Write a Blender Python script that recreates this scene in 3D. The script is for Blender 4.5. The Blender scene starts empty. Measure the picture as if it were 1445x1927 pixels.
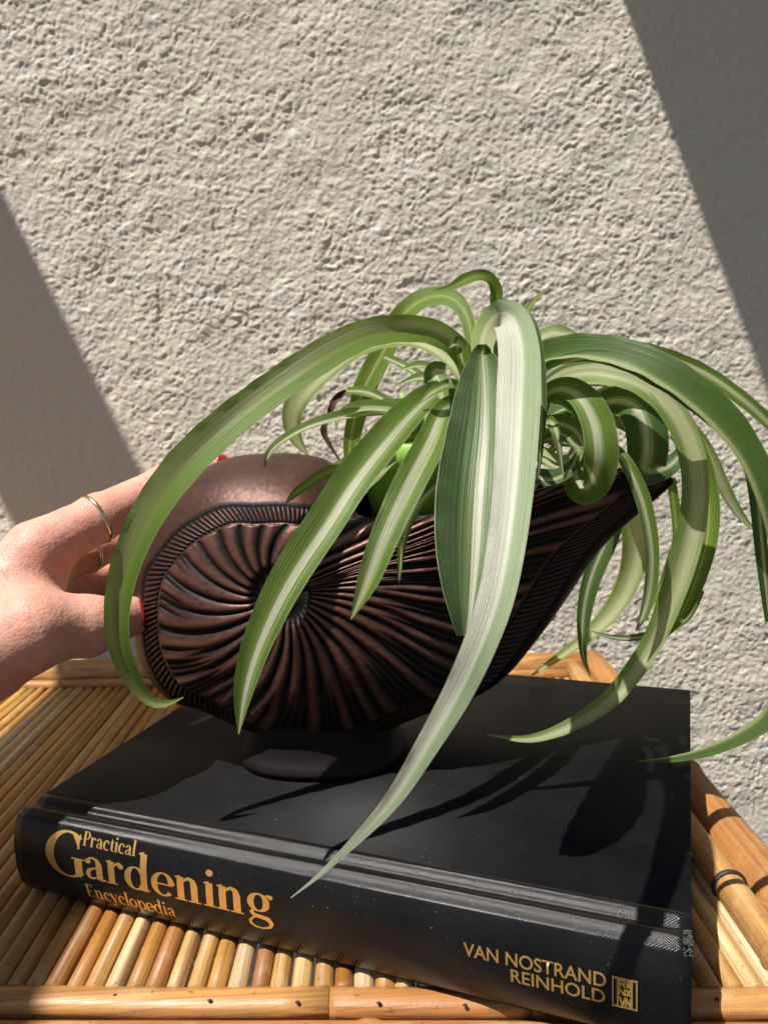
import bpy, bmesh, math, random
import numpy as np
from mathutils import Vector, Matrix, Euler, noise as mnoise
random.seed(7); rng = np.random.default_rng(7)
S = bpy.context.scene; COL = S.collection
rad = math.radians

# ------------------------------------------------------------------ camera
CAM_LOC = Vector((0.17432, -0.33512, 0.22190))
CAM_ROT = Euler((rad(81.355), rad(2.828), rad(-0.698)), 'XYZ')
FPX = 1446.6; CU, CV = 722.5, 963.5                      # photograph is 1445 x 1927
cam = bpy.data.cameras.new('camera'); cam_o = bpy.data.objects.new('camera', cam); COL.objects.link(cam_o)
cam_o.location = CAM_LOC; cam_o.rotation_euler = CAM_ROT
cam.sensor_fit = 'VERTICAL'; cam.sensor_height = 36.0; cam.lens = 36.0 * FPX / 1927.0
cam.clip_start = 0.01; cam.clip_end = 500
cam.dof.use_dof = True; cam.dof.focus_distance = 0.28; cam.dof.aperture_fstop = 32.0
S.camera = cam_o
CM = np.array(CAM_ROT.to_matrix()); CP = np.array(CAM_LOC)

# ------------------------------------------------------------------ light
SX, SY = 0.39, 0.27                                       # how far a shadow moves right / back per unit of drop
sun_dir = Vector((SX, SY, -1.0)).normalized()
elev = math.asin(-sun_dir.z)
w = bpy.data.worlds.new('World'); S.world = w; w.use_nodes = True
nt = w.node_tree; bg = nt.nodes['Background']
sky = nt.nodes.new('ShaderNodeTexSky'); sky.sky_type = 'NISHITA'; sky.sun_disc = False
sky.sun_elevation = elev; sky.sun_rotation = math.atan2(-SX, -SY)
sky.dust_density = 1.5; sky.ozone_density = 0.8
nt.links.new(sky.outputs[0], bg.inputs[0]); bg.inputs[1].default_value = 0.05
sl = bpy.data.lights.new('sun', 'SUN'); sl.energy = 5.0; sl.angle = rad(0.53); sl.color = (1.0, 0.955, 0.89)
so = bpy.data.objects.new('sun', sl); COL.objects.link(so)
so.rotation_euler = sun_dir.to_track_quat('-Z', 'Y').to_euler(); so.location = (-1, -1, 3)
S.view_settings.view_transform = 'Standard'; S.view_settings.look = 'None'
S.view_settings.exposure = 0.50; S.view_settings.gamma = 1.0
try: S.cycles.use_denoising = True
except Exception: pass
S.cycles.max_bounces = 8; S.cycles.transmission_bounces = 4

# ------------------------------------------------------------------ helpers
def ray(u, v):
    d = CM @ np.array([(u - CU) / FPX, -(v - CV) / FPX, -1.0]); return d
def at(u, v, y):                                          # point of the place seen at a pixel, at depth y
    d = ray(u, v); t = (y - CP[1]) / d[1]; return CP + t * d
def atz(u, v, z):
    d = ray(u, v); t = (z - CP[2]) / d[2]; return CP + t * d

def mk(name, verts, faces, mat=None, parent=None, smooth=True, uvs=None):
    me = bpy.data.meshes.new(name); me.from_pydata([tuple(map(float, v)) for v in verts], [], faces)
    me.update()
    if smooth: me.polygons.foreach_set('use_smooth', [True] * len(me.polygons))
    if mat: me.materials.append(mat)
    o = bpy.data.objects.new(name, me); COL.objects.link(o)
    if parent: o.parent = parent
    return o
def from_bm(name, bm, mat=None, parent=None, smooth=False):
    me = bpy.data.meshes.new(name); bm.to_mesh(me); bm.free()
    if smooth: me.polygons.foreach_set('use_smooth', [True] * len(me.polygons))
    if mat: me.materials.append(mat)
    o = bpy.data.objects.new(name, me); COL.objects.link(o)
    if parent: o.parent = parent
    return o
def empty(name, loc=(0, 0, 0), rz=0.0):
    o = bpy.data.objects.new(name, None); COL.objects.link(o); o.location = loc; o.rotation_euler.z = rz
    o.empty_display_size = .02; return o
def tag(o, label=None, cat=None, group=None, kind=None):
    if label: o['label'] = label
    if cat: o['category'] = cat
    if group: o['group'] = group
    if kind: o['kind'] = kind
    return o
def box_bm(x0, x1, y0, y1, z0, z1, bev=0.0, seg=2):
    bm = bmesh.new(); bmesh.ops.create_cube(bm, size=1)
    for v in bm.verts:
        v.co = Vector((x0 + (v.co.x + .5) * (x1 - x0), y0 + (v.co.y + .5) * (y1 - y0), z0 + (v.co.z + .5) * (z1 - z0)))
    if bev: bmesh.ops.bevel(bm, geom=bm.edges[:], offset=bev, segments=seg, affect='EDGES')
    return bm
def catmull(pts, n):
    P = np.array(pts, float); P = np.vstack([2 * P[0] - P[1], P, 2 * P[-1] - P[-2]])
    seg = np.linalg.norm(np.diff(P[1:-1, :3], axis=0), axis=1); cum = np.concatenate([[0], np.cumsum(seg)])
    out = []
    for s in np.linspace(0, cum[-1], n):
        i = min(max(np.searchsorted(cum, s, 'right') - 1, 0), len(seg) - 1)
        t = (s - cum[i]) / max(seg[i], 1e-9)
        a, b, c, d = P[i:i + 4]
        out.append(.5 * ((2 * b) + (-a + c) * t + (2 * a - 5 * b + 4 * c - d) * t * t + (-a + 3 * b - 3 * c + d) * t ** 3))
    return np.array(out)
def tube(points, radii, seg=10, cap=True):
    P = np.array(points, float); n = len(P); R = np.broadcast_to(np.array(radii, float), (n,))
    T = np.gradient(P, axis=0); T /= np.linalg.norm(T, axis=1)[:, None] + 1e-12
    ref = np.array([0, 0, 1.0]) if abs(T[0][2]) < .9 else np.array([1.0, 0, 0])
    a = np.cross(T[0], ref); a /= np.linalg.norm(a); vs = []; fs = []
    for i in range(n):
        a = a - T[i] * a.dot(T[i]); a /= np.linalg.norm(a); b = np.cross(T[i], a)
        for k in range(seg):
            th = 2 * math.pi * k / seg; vs.append(P[i] + R[i] * (math.cos(th) * a + math.sin(th) * b))
    for i in range(n - 1):
        for k in range(seg):
            k2 = (k + 1) % seg; fs.append((i * seg + k, i * seg + k2, (i + 1) * seg + k2, (i + 1) * seg + k))
    if cap: fs.append(tuple(range(seg))[::-1]); fs.append(tuple((n - 1) * seg + k for k in range(seg)))
    return vs, fs

# ------------------------------------------------------------------ material tools
class MT:
    def __init__(self, name):
        self.m = bpy.data.materials.new(name); self.m.use_nodes = True
        self.t = self.m.node_tree; self.b = self.t.nodes['Principled BSDF']; self.out = self.t.nodes['Material Output']
    def n(self, typ, **kw):
        nd = self.t.nodes.new(typ)
        for k, v in kw.items():
            if hasattr(nd, k) and not k.startswith('i_'): setattr(nd, k, v)
        return nd
    def l(self, a, b): self.t.links.new(a, b)
    def val(self, x, sock):
        if hasattr(x, 'is_linked') or hasattr(x, 'links'): self.l(x, sock)
        else: sock.default_value = x
    def math(self, op, a, b=0.0, c=0.0, clamp=False):
        nd = self.n('ShaderNodeMath', operation=op); nd.use_clamp = clamp
        self.val(a, nd.inputs[0]); self.val(b, nd.inputs[1]); self.val(c, nd.inputs[2]); return nd.outputs[0]
    def ramp(self, f, stops, interp='LINEAR'):
        nd = self.n('ShaderNodeValToRGB'); cr = nd.color_ramp; cr.interpolation = interp
        while len(cr.elements) < len(stops): cr.elements.new(.5)
        for e, (p, c) in zip(cr.elements, stops):
            e.position = p; e.color = (c[0], c[1], c[2], 1) if hasattr(c, '__len__') else (c, c, c, 1)
        self.val(f, nd.inputs[0]); return nd.outputs[0]
    def mix(self, f, a, b, blend='MIX'):
        nd = self.n('ShaderNodeMix', data_type='RGBA', blend_type=blend)
        self.val(f, nd.inputs[0])
        for x, s in ((a, nd.inputs[6]), (b, nd.inputs[7])):
            if isinstance(x, (tuple, list)): s.default_value = (x[0], x[1], x[2], 1)
            else: self.l(x, s)
        return nd.outputs[2]
    def noise(self, vec, scale, detail=3, rough=.5, w=None):
        nd = self.n('ShaderNodeTexNoise')
        if w is not None: nd.noise_dimensions = '4D'; self.val(w, nd.inputs['W'])
        if vec is not None: self.l(vec, nd.inputs['Vector'])
        nd.inputs['Scale'].default_value = scale; nd.inputs['Detail'].default_value = detail; nd.inputs['Roughness'].default_value = rough
        return nd.outputs[0]
    def coord(self, k='Object'): return self.n('ShaderNodeTexCoord').outputs[k]
    def mapping(self, vec, scale=(1, 1, 1), rot=(0, 0, 0)):
        nd = self.n('ShaderNodeMapping'); self.l(vec, nd.inputs[0]); nd.inputs['Scale'].default_value = scale; nd.inputs['Rotation'].default_value = rot
        return nd.outputs[0]
    def bump(self, h, strength=.3, dist=.001, normal=None):
        nd = self.n('ShaderNodeBump'); self.l(h, nd.inputs['Height']); nd.inputs['Strength'].default_value = strength
        nd.inputs['Distance'].default_value = dist
        if normal is not None: self.l(normal, nd.inputs['Normal'])
        self.l(nd.outputs[0], self.b.inputs['Normal']); return nd.outputs[0]
    def set(self, **kw):
        names = dict(color='Base Color', rough='Roughness', metal='Metallic', spec='Specular IOR Level', coat='Coat Weight', coat_rough='Coat Roughness')
        for k, v in kw.items():
            s = self.b.inputs[names.get(k, k)]
            if isinstance(v, (tuple, list)) and len(v) == 3 and s.type == 'RGBA': v = (*v, 1)
            self.val(v, s)

def m_stucco():
    m = MT('stucco_paint'); c = m.coord()
    n1 = m.noise(c, 3.0, 4, .6); n2 = m.noise(c, 260, 4, .65); n3 = m.noise(c, 900, 3, .6)
    col = m.mix(n1, (.70, .635, .53), (.77, .705, .595)); col = m.mix(m.math('MULTIPLY', n2, .25), col, (.60, .55, .46))
    m.set(color=col, rough=.9, spec=.2)
    h = m.math('ADD', m.math('MULTIPLY', n2, .6), m.math('MULTIPLY', n3, .6))
    m.bump(h, .7, .0010); return m.m
def m_ground():
    m = MT('paving'); c = m.coord(); n = m.noise(c, 12, 5, .6)
    m.set(color=m.mix(n, (.035, .032, .028), (.07, .062, .055)), rough=.9); m.bump(m.noise(c, 120, 4), .4, .003); return m.m
def m_bamboo(name, stops, rough=.38, axis_scale=(500, 6, 500), knots=True):
    m = MT(name); c = m.coord(); oi = m.n('ShaderNodeObjectInfo'); r = oi.outputs['Random']
    base = m.ramp(r, stops)
    g = m.noise(m.mapping(c, axis_scale), 1.0, 4, .6, w=m.math('MULTIPLY', r, 50.0))
    blot = m.noise(c, 45, 4, .6, w=m.math('MULTIPLY', r, 31.0))
    col = m.mix(m.ramp(g, [(.38, .0), (.70, .85)]), base, (.20, .085, .03))
    col = m.mix(m.ramp(blot, [(.54, 0.0), (.66, .5)]), col, (.50, .36, .18))
    sp = m.noise(c, 420, 2, .5, w=m.math('MULTIPLY', r, 17.0))
    col = m.mix(m.ramp(sp, [(.66, 0.0), (.72, .6)]), col, (.12, .05, .02))
    m.set(color=col, rough=m.ramp(blot, [(.3, rough + .04), (.7, rough + .25)]), spec=.45, coat=.08, coat_rough=.3)
    m.bump(m.math('ADD', g, m.math('MULTIPLY', blot, 1.2)), .6, .0008); return m.m
SLATS = [(0, (.28, .105, .020)), (.18, (.42, .19, .035)), (.42, (.52, .29, .07)), (.62, (.42, .22, .05)), (.78, (.58, .40, .16)), (1, (.64, .52, .30))]
RIMS = [(0, (.42, .185, .055)), (.5, (.48, .22, .065)), (1, (.50, .27, .09))]
M_stucco = m_stucco(); M_ground = m_ground()
M_slat = m_bamboo('bamboo_slat', SLATS); M_rim = m_bamboo('cane_rim_across', RIMS, .33, (6, 500, 500))
M_rimy = m_bamboo('cane_rim_along', RIMS, .36)
M_leg = m_bamboo('cane_leg', RIMS, .4, (400, 400, 6))
def simple(name, col, rough=.5, metal=0.0, **k):
    m = MT(name); m.set(color=col, rough=rough, metal=metal, **k); return m.m
M_dark = simple('dark_iron', (.02, .018, .016), .6)
M_wood = simple('rafter_timber', (.12, .08, .05), .7)

# ------------------------------------------------------------------ ground, wall, rafters
g = mk('ground', [(-40, -60, -.55), (40, -60, -.55), (40, 40, -.55), (-40, 40, -.55)], [(0, 1, 2, 3)], M_ground, smooth=False)
tag(g, kind='structure')
WY = .335
def vnoise(X, Z, seed, per):                               # smooth value noise sampled on arrays
    r = np.random.default_rng(seed); n = 256; tab = r.random((n, n))
    x = X / per; z = Z / per; xi = np.floor(x).astype(int); zi = np.floor(z).astype(int)
    fx = x - xi; fz = z - zi; fx = fx * fx * fx * (fx * (fx * 6 - 15) + 10); fz = fz * fz * fz * (fz * (fz * 6 - 15) + 10)
    a = tab[xi % n, zi % n]; b = tab[(xi + 1) % n, zi % n]; c = tab[xi % n, (zi + 1) % n]; d = tab[(xi + 1) % n, (zi + 1) % n]
    return (a * (1 - fx) + b * fx) * (1 - fz) + (c * (1 - fx) + d * fx) * fz
def stucco_wall():
    xs = np.concatenate([[-3, -1.2, -.6], np.arange(-.30, .72, .00105), [.9, 1.5, 3.5]])
    zs = np.concatenate([[-.55], np.arange(-.46, -.16, .0016), np.arange(-.16, .66, .00105), [.8, 1.1, 2.2]])
    X, Z = np.meshgrid(xs, zs)
    rot = .5
    U = X * math.cos(rot) + Z * math.sin(rot); V = -X * math.sin(rot) + Z * math.cos(rot)
    wx = (vnoise(U, V, 1, .009) - .5) * .005; wz = (vnoise(U + 3, V, 2, .009) - .5) * .005
    U2 = U + wx; V2 = V + wz
    a = vnoise(U2, V2, 3, .0043); b = vnoise(U2 * .8 - V2 * .5 + 1.3, V2 * .85 + U2 * .5 + .7, 4, .0027); c = vnoise(X * .9 - Z * .4 + wx, Z * .9 + X * .4, 5, .0017)
    big = vnoise(X, Z, 6, .03)
    mod = .70 + .6 * vnoise(X, Z, 14, .05)
    h = (.00056 * a + .00072 * b + .00056 * c) * mod + .0016 * big
    pit = np.clip((vnoise(X, Z, 9, .013) - .74) / .2, 0, 1); h = h - .0007 * pit
    inner = (X > -.301) & (X < .721) & (Z > -.461) & (Z < .661)
    h = np.where(inner, h, .004)
    ny, nx = X.shape
    co = np.stack([X, WY - h, Z], -1).reshape(-1, 3)
    i = np.arange(ny - 1)[:, None] * nx + np.arange(nx - 1)[None, :]
    quads = np.stack([i, i + 1, i + nx + 1, i + nx], -1).reshape(-1, 4)
    # box behind, for thickness
    base = len(co)
    ex = np.array([[-3, WY, -.55], [3.5, WY, -.55], [3.5, WY, 2.2], [-3, WY, 2.2], [-3, WY + .2, -.55], [3.5, WY + .2, -.55], [3.5, WY + .2, 2.2], [-3, WY + .2, 2.2]])
    exq = np.array([[5, 4, 7, 6], [0, 3, 7, 4], [1, 5, 6, 2], [3, 2, 6, 7]]) + base
    co = np.vstack([co, ex]); quads = np.vstack([quads, exq])
    me = bpy.data.meshes.new('stucco_wall'); me.vertices.add(len(co)); me.vertices.foreach_set('co', co.ravel().astype('f'))
    me.loops.add(quads.size); me.loops.foreach_set('vertex_index', quads.ravel().astype('i'))
    me.polygons.add(len(quads)); me.polygons.foreach_set('loop_start', (np.arange(len(quads)) * 4).astype('i'))
    me.polygons.foreach_set('use_smooth', [True] * len(quads)); me.update(calc_edges=True); me.validate()
    me.materials.append(M_stucco); o = bpy.data.objects.new('stucco_wall', me); COL.objects.link(o)
    return tag(o, 'cream stucco wall with rough lumpy render rising behind the bamboo table', 'wall')
stucco_wall()
ZB, ZT = .98, 1.08
for (l, r_, lab) in ((-1.68, -1.52, 'unseen timber rafter farthest left overhead, added to block sky'), (-1.15, -.99, 'second unseen timber rafter from the left, added to block sky'), (-.62, -.48, 'third unseen timber rafter from the left, added to block sky'), (1.2, 1.4, 'unseen timber rafter farthest right overhead, added to block sky'),  # these outer rafters are added out of view to cut the sky light
                     (-.100, .036, 'dark timber rafter overhead whose shadow falls on the left of the wall'),
                     (.592, .86, 'wide dark timber rafter overhead whose shadow falls on the right of the wall')):
    xl = l - SX * ZB; xr = r_ - SX * ZT
    tag(from_bm('rafter', box_bm(xl, xr, -1.4, WY - .001, ZB, ZT, .004), M_wood), lab, 'rafter', 'timber rafters over the table')

# ------------------------------------------------------------------ bamboo table
tb = empty('bamboo_table', (.1, .1, -.55)); tag(tb, 'small bamboo table with a top of round golden slats under the black book', 'table')
TBO = Vector((.1, .1, -.55))
def tpart(name, vs, fs, mat, smooth=True):
    return mk(name, [Vector(v) - TBO for v in vs], fs, mat, tb, smooth)
def front_y(x): return -.0575 - .070 * x
def back_y(x): return .279 - .085 * x
x = -.262; k = 0
while x < .3135:
    r = .0041 * random.uniform(.88, 1.04); y0 = front_y(x) - .002; y1 = back_y(x) - .017
    ph = random.uniform(0, .12); pts = []; rr = []
    ys = sorted([y0, y1] + [y0 + ph + j * .13 + d for j in range(3) for d in (-.0012, 0, .0012) if y0 + ph + j * .13 + d < y1 - .005] + [.04, .15])
    dz = random.uniform(-.0006, 0.0); wob = random.uniform(-.0007, .0007)
    for yy in ys:
        kn = any(abs(yy - (y0 + ph + j * .13)) < 1e-6 for j in range(3))
        pts.append((x + wob * math.sin(yy * 20), yy, -r + dz)); rr.append(r * (1.07 if kn else 1.0))
    vs, fs = tube(pts, rr, 12)
    tpart('slat', vs, fs, M_slat); x += .0081 * random.uniform(.97, 1.03); k += 1
def pole(name, a, b, r, mat, n=12, nodes=(), sag=0):
    a = np.array(a, float); b = np.array(b, float); ts = sorted(set([0, 1] + list(np.linspace(0, 1, 9)) + [t + d for t in nodes for d in (-.008, -.003, 0, .003, .008)]))
    pts = [a + (b - a) * t for t in ts]
    rr = [r * (1.0 + (.09 if any(abs(t - q) < .004 for q in nodes) else 0) + .02 * math.sin(t * 17 + r * 999)) for t in ts]
    vs, fs = tube(pts, rr, n); return tpart(name, vs, fs, mat)
# front rim: split cane on the front edge, a second one below it
def half_rim(name, x0, x1, yo, z, w_, h_, mat):
    prof = [(-w_, -h_), (-w_ * .98, -h_ * .4), (-w_ * .75, -.0012), (-w_ * .3, -.0002), (w_ * .3, 0), (w_ * .8, -.0009), (w_, -h_ * .4), (w_, -h_)]
    vs = []; n = 24
    for i in range(n + 1):
        xx = x0 + (x1 - x0) * i / n
        for (py, pz) in prof: vs.append((xx, front_y(xx) + yo + py + .0004 * math.sin(xx * 60), z + pz + .0003 * math.sin(xx * 41)))
    m_ = len(prof); fs = [(i * m_ + j, (i + 1) * m_ + j, (i + 1) * m_ + (j + 1) % m_, i * m_ + (j + 1) % m_) for i in range(n) for j in range(m_)]
    fs.append(tuple(range(m_))); fs.append(tuple(n * m_ + j for j in range(m_))[::-1])
    return tpart(name, vs, fs, mat)
half_rim('front_rim', -.27, .1455, -.0065, -.0008, .0056, .008, M_rim)
half_rim('front_rim', .1458, .2205, -.0065, -.0010, .0056, .008, M_rim)
half_rim('front_rim', .2208, .345, -.0065, -.0008, .0056, .008, M_rim)
pole('front_rail', (-.27, front_y(-.27) - .020, -.011), (.345, front_y(.345) - .020, -.011), .008, M_rim, 16, (.3, .7))
for (u, v) in ((55, 1868), (217, 1873), (395, 1883), (560, 1886), (713, 1888), (875, 1892), (1348, 1880)):
    P = atz(u, v, -.001); bm = bmesh.new()
    bmesh.ops.create_icosphere(bm, subdivisions=1, radius=.0008)
    for vv in bm.verts: vv.co = Vector((P[0] + vv.co.x * 1.3, P[1] + vv.co.y, -.0009 + vv.co.z * .35)) - TBO
    from_bm('nail', bm, M_dark, tb, True)
# back rim: one stout cane and a thin one in front of it
pole('back_rim', (-.28, back_y(-.28), .006), (.340, back_y(.34), .001), .0108, M_rim, 18, (.12, .37, .62, .86))
pole('back_trim', (-.28, back_y(-.28) - .0155, -.0005), (.335, back_y(.335) - .0155, -.0005), .0045, M_rim, 12, (.3, .7))
# right side: thin inner cane with node rings, stout outer cane, lower pale cane
pole('side_trim', (.3175, -.115, .003), (.3185, .240, .003), .0068, M_rimy, 16, (.12, .42, .61, .85))
pole('side_rim', (.3365, -.115, -.001), (.3365, .255, .001), .0112, M_rimy, 18, (.2, .5, .8))
pole('side_rail', (.352, -.16, -.028), (.352, .255, -.028), .010, M_rimy, 16, (.3, .66))
pole('side_rim', (-.28, -.06, 0), (-.28, .285, 0), .0125, M_rimy, 18, (.2, .5, .8))
for yy in (0.0, .11, .22): pole('crossbar', (-.27, yy, -.0125), (.325, yy, -.0125), .004, M_rim, 8)
for (lx, ly) in ((-.265, -.05), (.330, -.10), (-.265, .27), (.330, .245)): pole('leg', (lx, ly, -.55), (lx, ly, -.013), .0125, M_leg, 14, (.3, .6))
for zz in (-.4,):
    pole('stretcher', (-.265, -.05, zz), (.330, -.10, zz), .008, M_rim, 10); pole('stretcher', (-.265, .27, zz), (.330, .245, zz), .008, M_rim, 10)
# binding ring on the inner cane
def ring_part(name, c, R, r, axis, mat, parent, off=Vector((0, 0, 0)), seg=28):
    c = np.array(c, float); axis = np.array(axis, float); axis /= np.linalg.norm(axis)
    ref = np.array([0, 0, 1.0]) if abs(axis[2]) < .9 else np.array([1.0, 0, 0]); a = np.cross(axis, ref); a /= np.linalg.norm(a); b = np.cross(axis, a)
    vs = []; fs = []; sg = 8
    for i in range(seg):
        th = 2 * math.pi * i / seg; d = math.cos(th) * a + math.sin(th) * b
        for j in range(sg):
            ph = 2 * math.pi * j / sg; vs.append(Vector(c + d * (R + r * math.cos(ph)) + axis * r * 1.2 * math.sin(ph)) - off)
    for i in range(seg):
        for j in range(sg): fs.append((i * sg + j, ((i + 1) % seg) * sg + j, ((i + 1) % seg) * sg + (j + 1) % sg, i * sg + (j + 1) % sg))
    return mk(name, vs, fs, mat, parent)
ring_part('binding', (.3178, -.030, .003), .0068, .0011, (0, 1, 0), M_dark, tb, TBO)

# ------------------------------------------------------------------ book
BL, BW, BT = .29, .2235, .0400
A22 = rad(-22)
def m_cloth(name, amp, r0, sp):
    m = MT(name); c = m.coord()
    wv = m.mapping(c, (5000, 5000, 5000))
    ch = m.n('ShaderNodeSeparateXYZ'); m.l(wv, ch.inputs[0])
    sx = m.math('SINE', ch.outputs[0]); sy = m.math('SINE', m.math('ADD', ch.outputs[1], ch.outputs[2]))
    weave = m.math('MULTIPLY', sx, sy)
    nz = m.noise(c, 1400, 2, .6); dust = m.noise(c, 700, 2, .5); big = m.noise(c, 40, 4, .6)
    f = m.math('MULTIPLY', m.ramp(dust, [(.70, 0.0), (.76, 1.0)]), m.ramp(big, [(.45, 0.0), (.65, 1.0)]))
    base = m.mix(m.ramp(big, [(.3, 0.0), (.7, 1.0)]), (.0055, .0055, .0065), (.010, .0098, .010))
    col = m.mix(m.math('MULTIPLY', f, .5), base, (.35, .35, .34))
    m.set(color=col, rough=m.ramp(big, [(.3, r0), (.7, r0 + .07)]), spec=sp)
    m.bump(m.math('ADD', weave, m.math('MULTIPLY', nz, .8)), amp, .00022); return m.m
M_cloth = m_cloth('black_spine_cloth', .30, .17, .30); M_board = m_cloth('black_board_cloth', .03, .48, .10)
def m_pages():
    m = MT('page_edges'); c = m.coord(); l = m.noise(m.mapping(c, (2, 2, 4000)), 1, 2)
    m.set(color=m.mix(l, (.50, .44, .33), (.72, .66, .52)), rough=.8); return m.m
M_pages = m_pages()
def m_gold():
    m = MT('gold_foil'); c = m.coord(); n = m.noise(c, 900, 3)
    m.set(color=m.mix(n, (.80, .44, .10), (.95, .62, .22)), rough=.36, metal=.75); m.bump(n, .3, .0002); return m.m
M_gold = m_gold()
bk = empty('book', (0, 0, 0), A22); tag(bk, 'thick black cloth gardening encyclopedia with gold lettering, lying under the bronze shell', 'book')
def spine_y(z):                                            # rounded back of the spine
    t = (z - BT / 2) / (BT / 2); return -.0058 + .0052 * abs(t) ** 2.6
# cover profile from top board over the joint and round the spine to the lower board (y, z)
def extrude_profile(name, prof, x0, x1, mat, nx=40, closed=False, smooth=True):
    m_ = len(prof); vs = []; fs = []
    for i in range(nx + 1):
        xx = x0 + (x1 - x0) * i / nx
        for j, (py, pz) in enumerate(prof): vs.append((xx, py, pz))
    for i in range(nx):
        for j in range(m_ - 1 + (1 if closed else 0)): fs.append((i * m_ + j, i * m_ + (j + 1) % m_, (i + 1) * m_ + (j + 1) % m_, (i + 1) * m_ + j))
    if closed: fs.append(tuple(range(m_))[::-1]); fs.append(tuple(nx * m_ + j for j in range(m_)))
    return mk(name, vs, fs, mat, bk, smooth)
top = from_bm('front_board', box_bm(0, BL, .0146, BW, BT - .0034, BT, .0006, 3), M_board, bk, True)
from_bm('back_board', box_bm(0, BL, .0118, BW, 0.0002, .0034, .0006, 3), M_board, bk, True)
prof = []
prof += [(.0148, BT + .00005), (.0138, BT - .00005), (.0129, BT - .0003), (.0121, BT - .0008), (.0115, BT - .0014), (.0110, BT - .0021), (.0104, BT - .0027), (.0096, BT - .0031), (.0086, BT - .0033), (.0075, BT - .0031), (.0066, BT - .0024), (.0057, BT - .0013), (.0047, BT - .0004), (.0036, BT - .0000), (.0026, BT - .0001), (.0017, BT - .0005), (.0010, BT - .0011)]
for z in np.linspace(BT - .0016, .0016, 22): prof.append((spine_y(z), z))
prof += [(.0010, .0006), (.003, .0002), (.0119, .0004)]
inner = [(.0119, .0016), (.0035, .0018), (spine_y(.004) + .0016, .004)] + [(spine_y(z) + .0016, z) for z in np.linspace(.006, BT - .006, 8)] + [(.0045, BT - .0035), (.0082, BT - .0048), (.0119, BT - .0038), (.0146, BT - .0020)]
extrude_profile('spine_cover', prof + inner, 0, BL, M_cloth, 60, True)
from_bm('page_block', box_bm(.003, BL - .003, -.001, BW - .004, .0035, BT - .0044), M_pages, bk)
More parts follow.
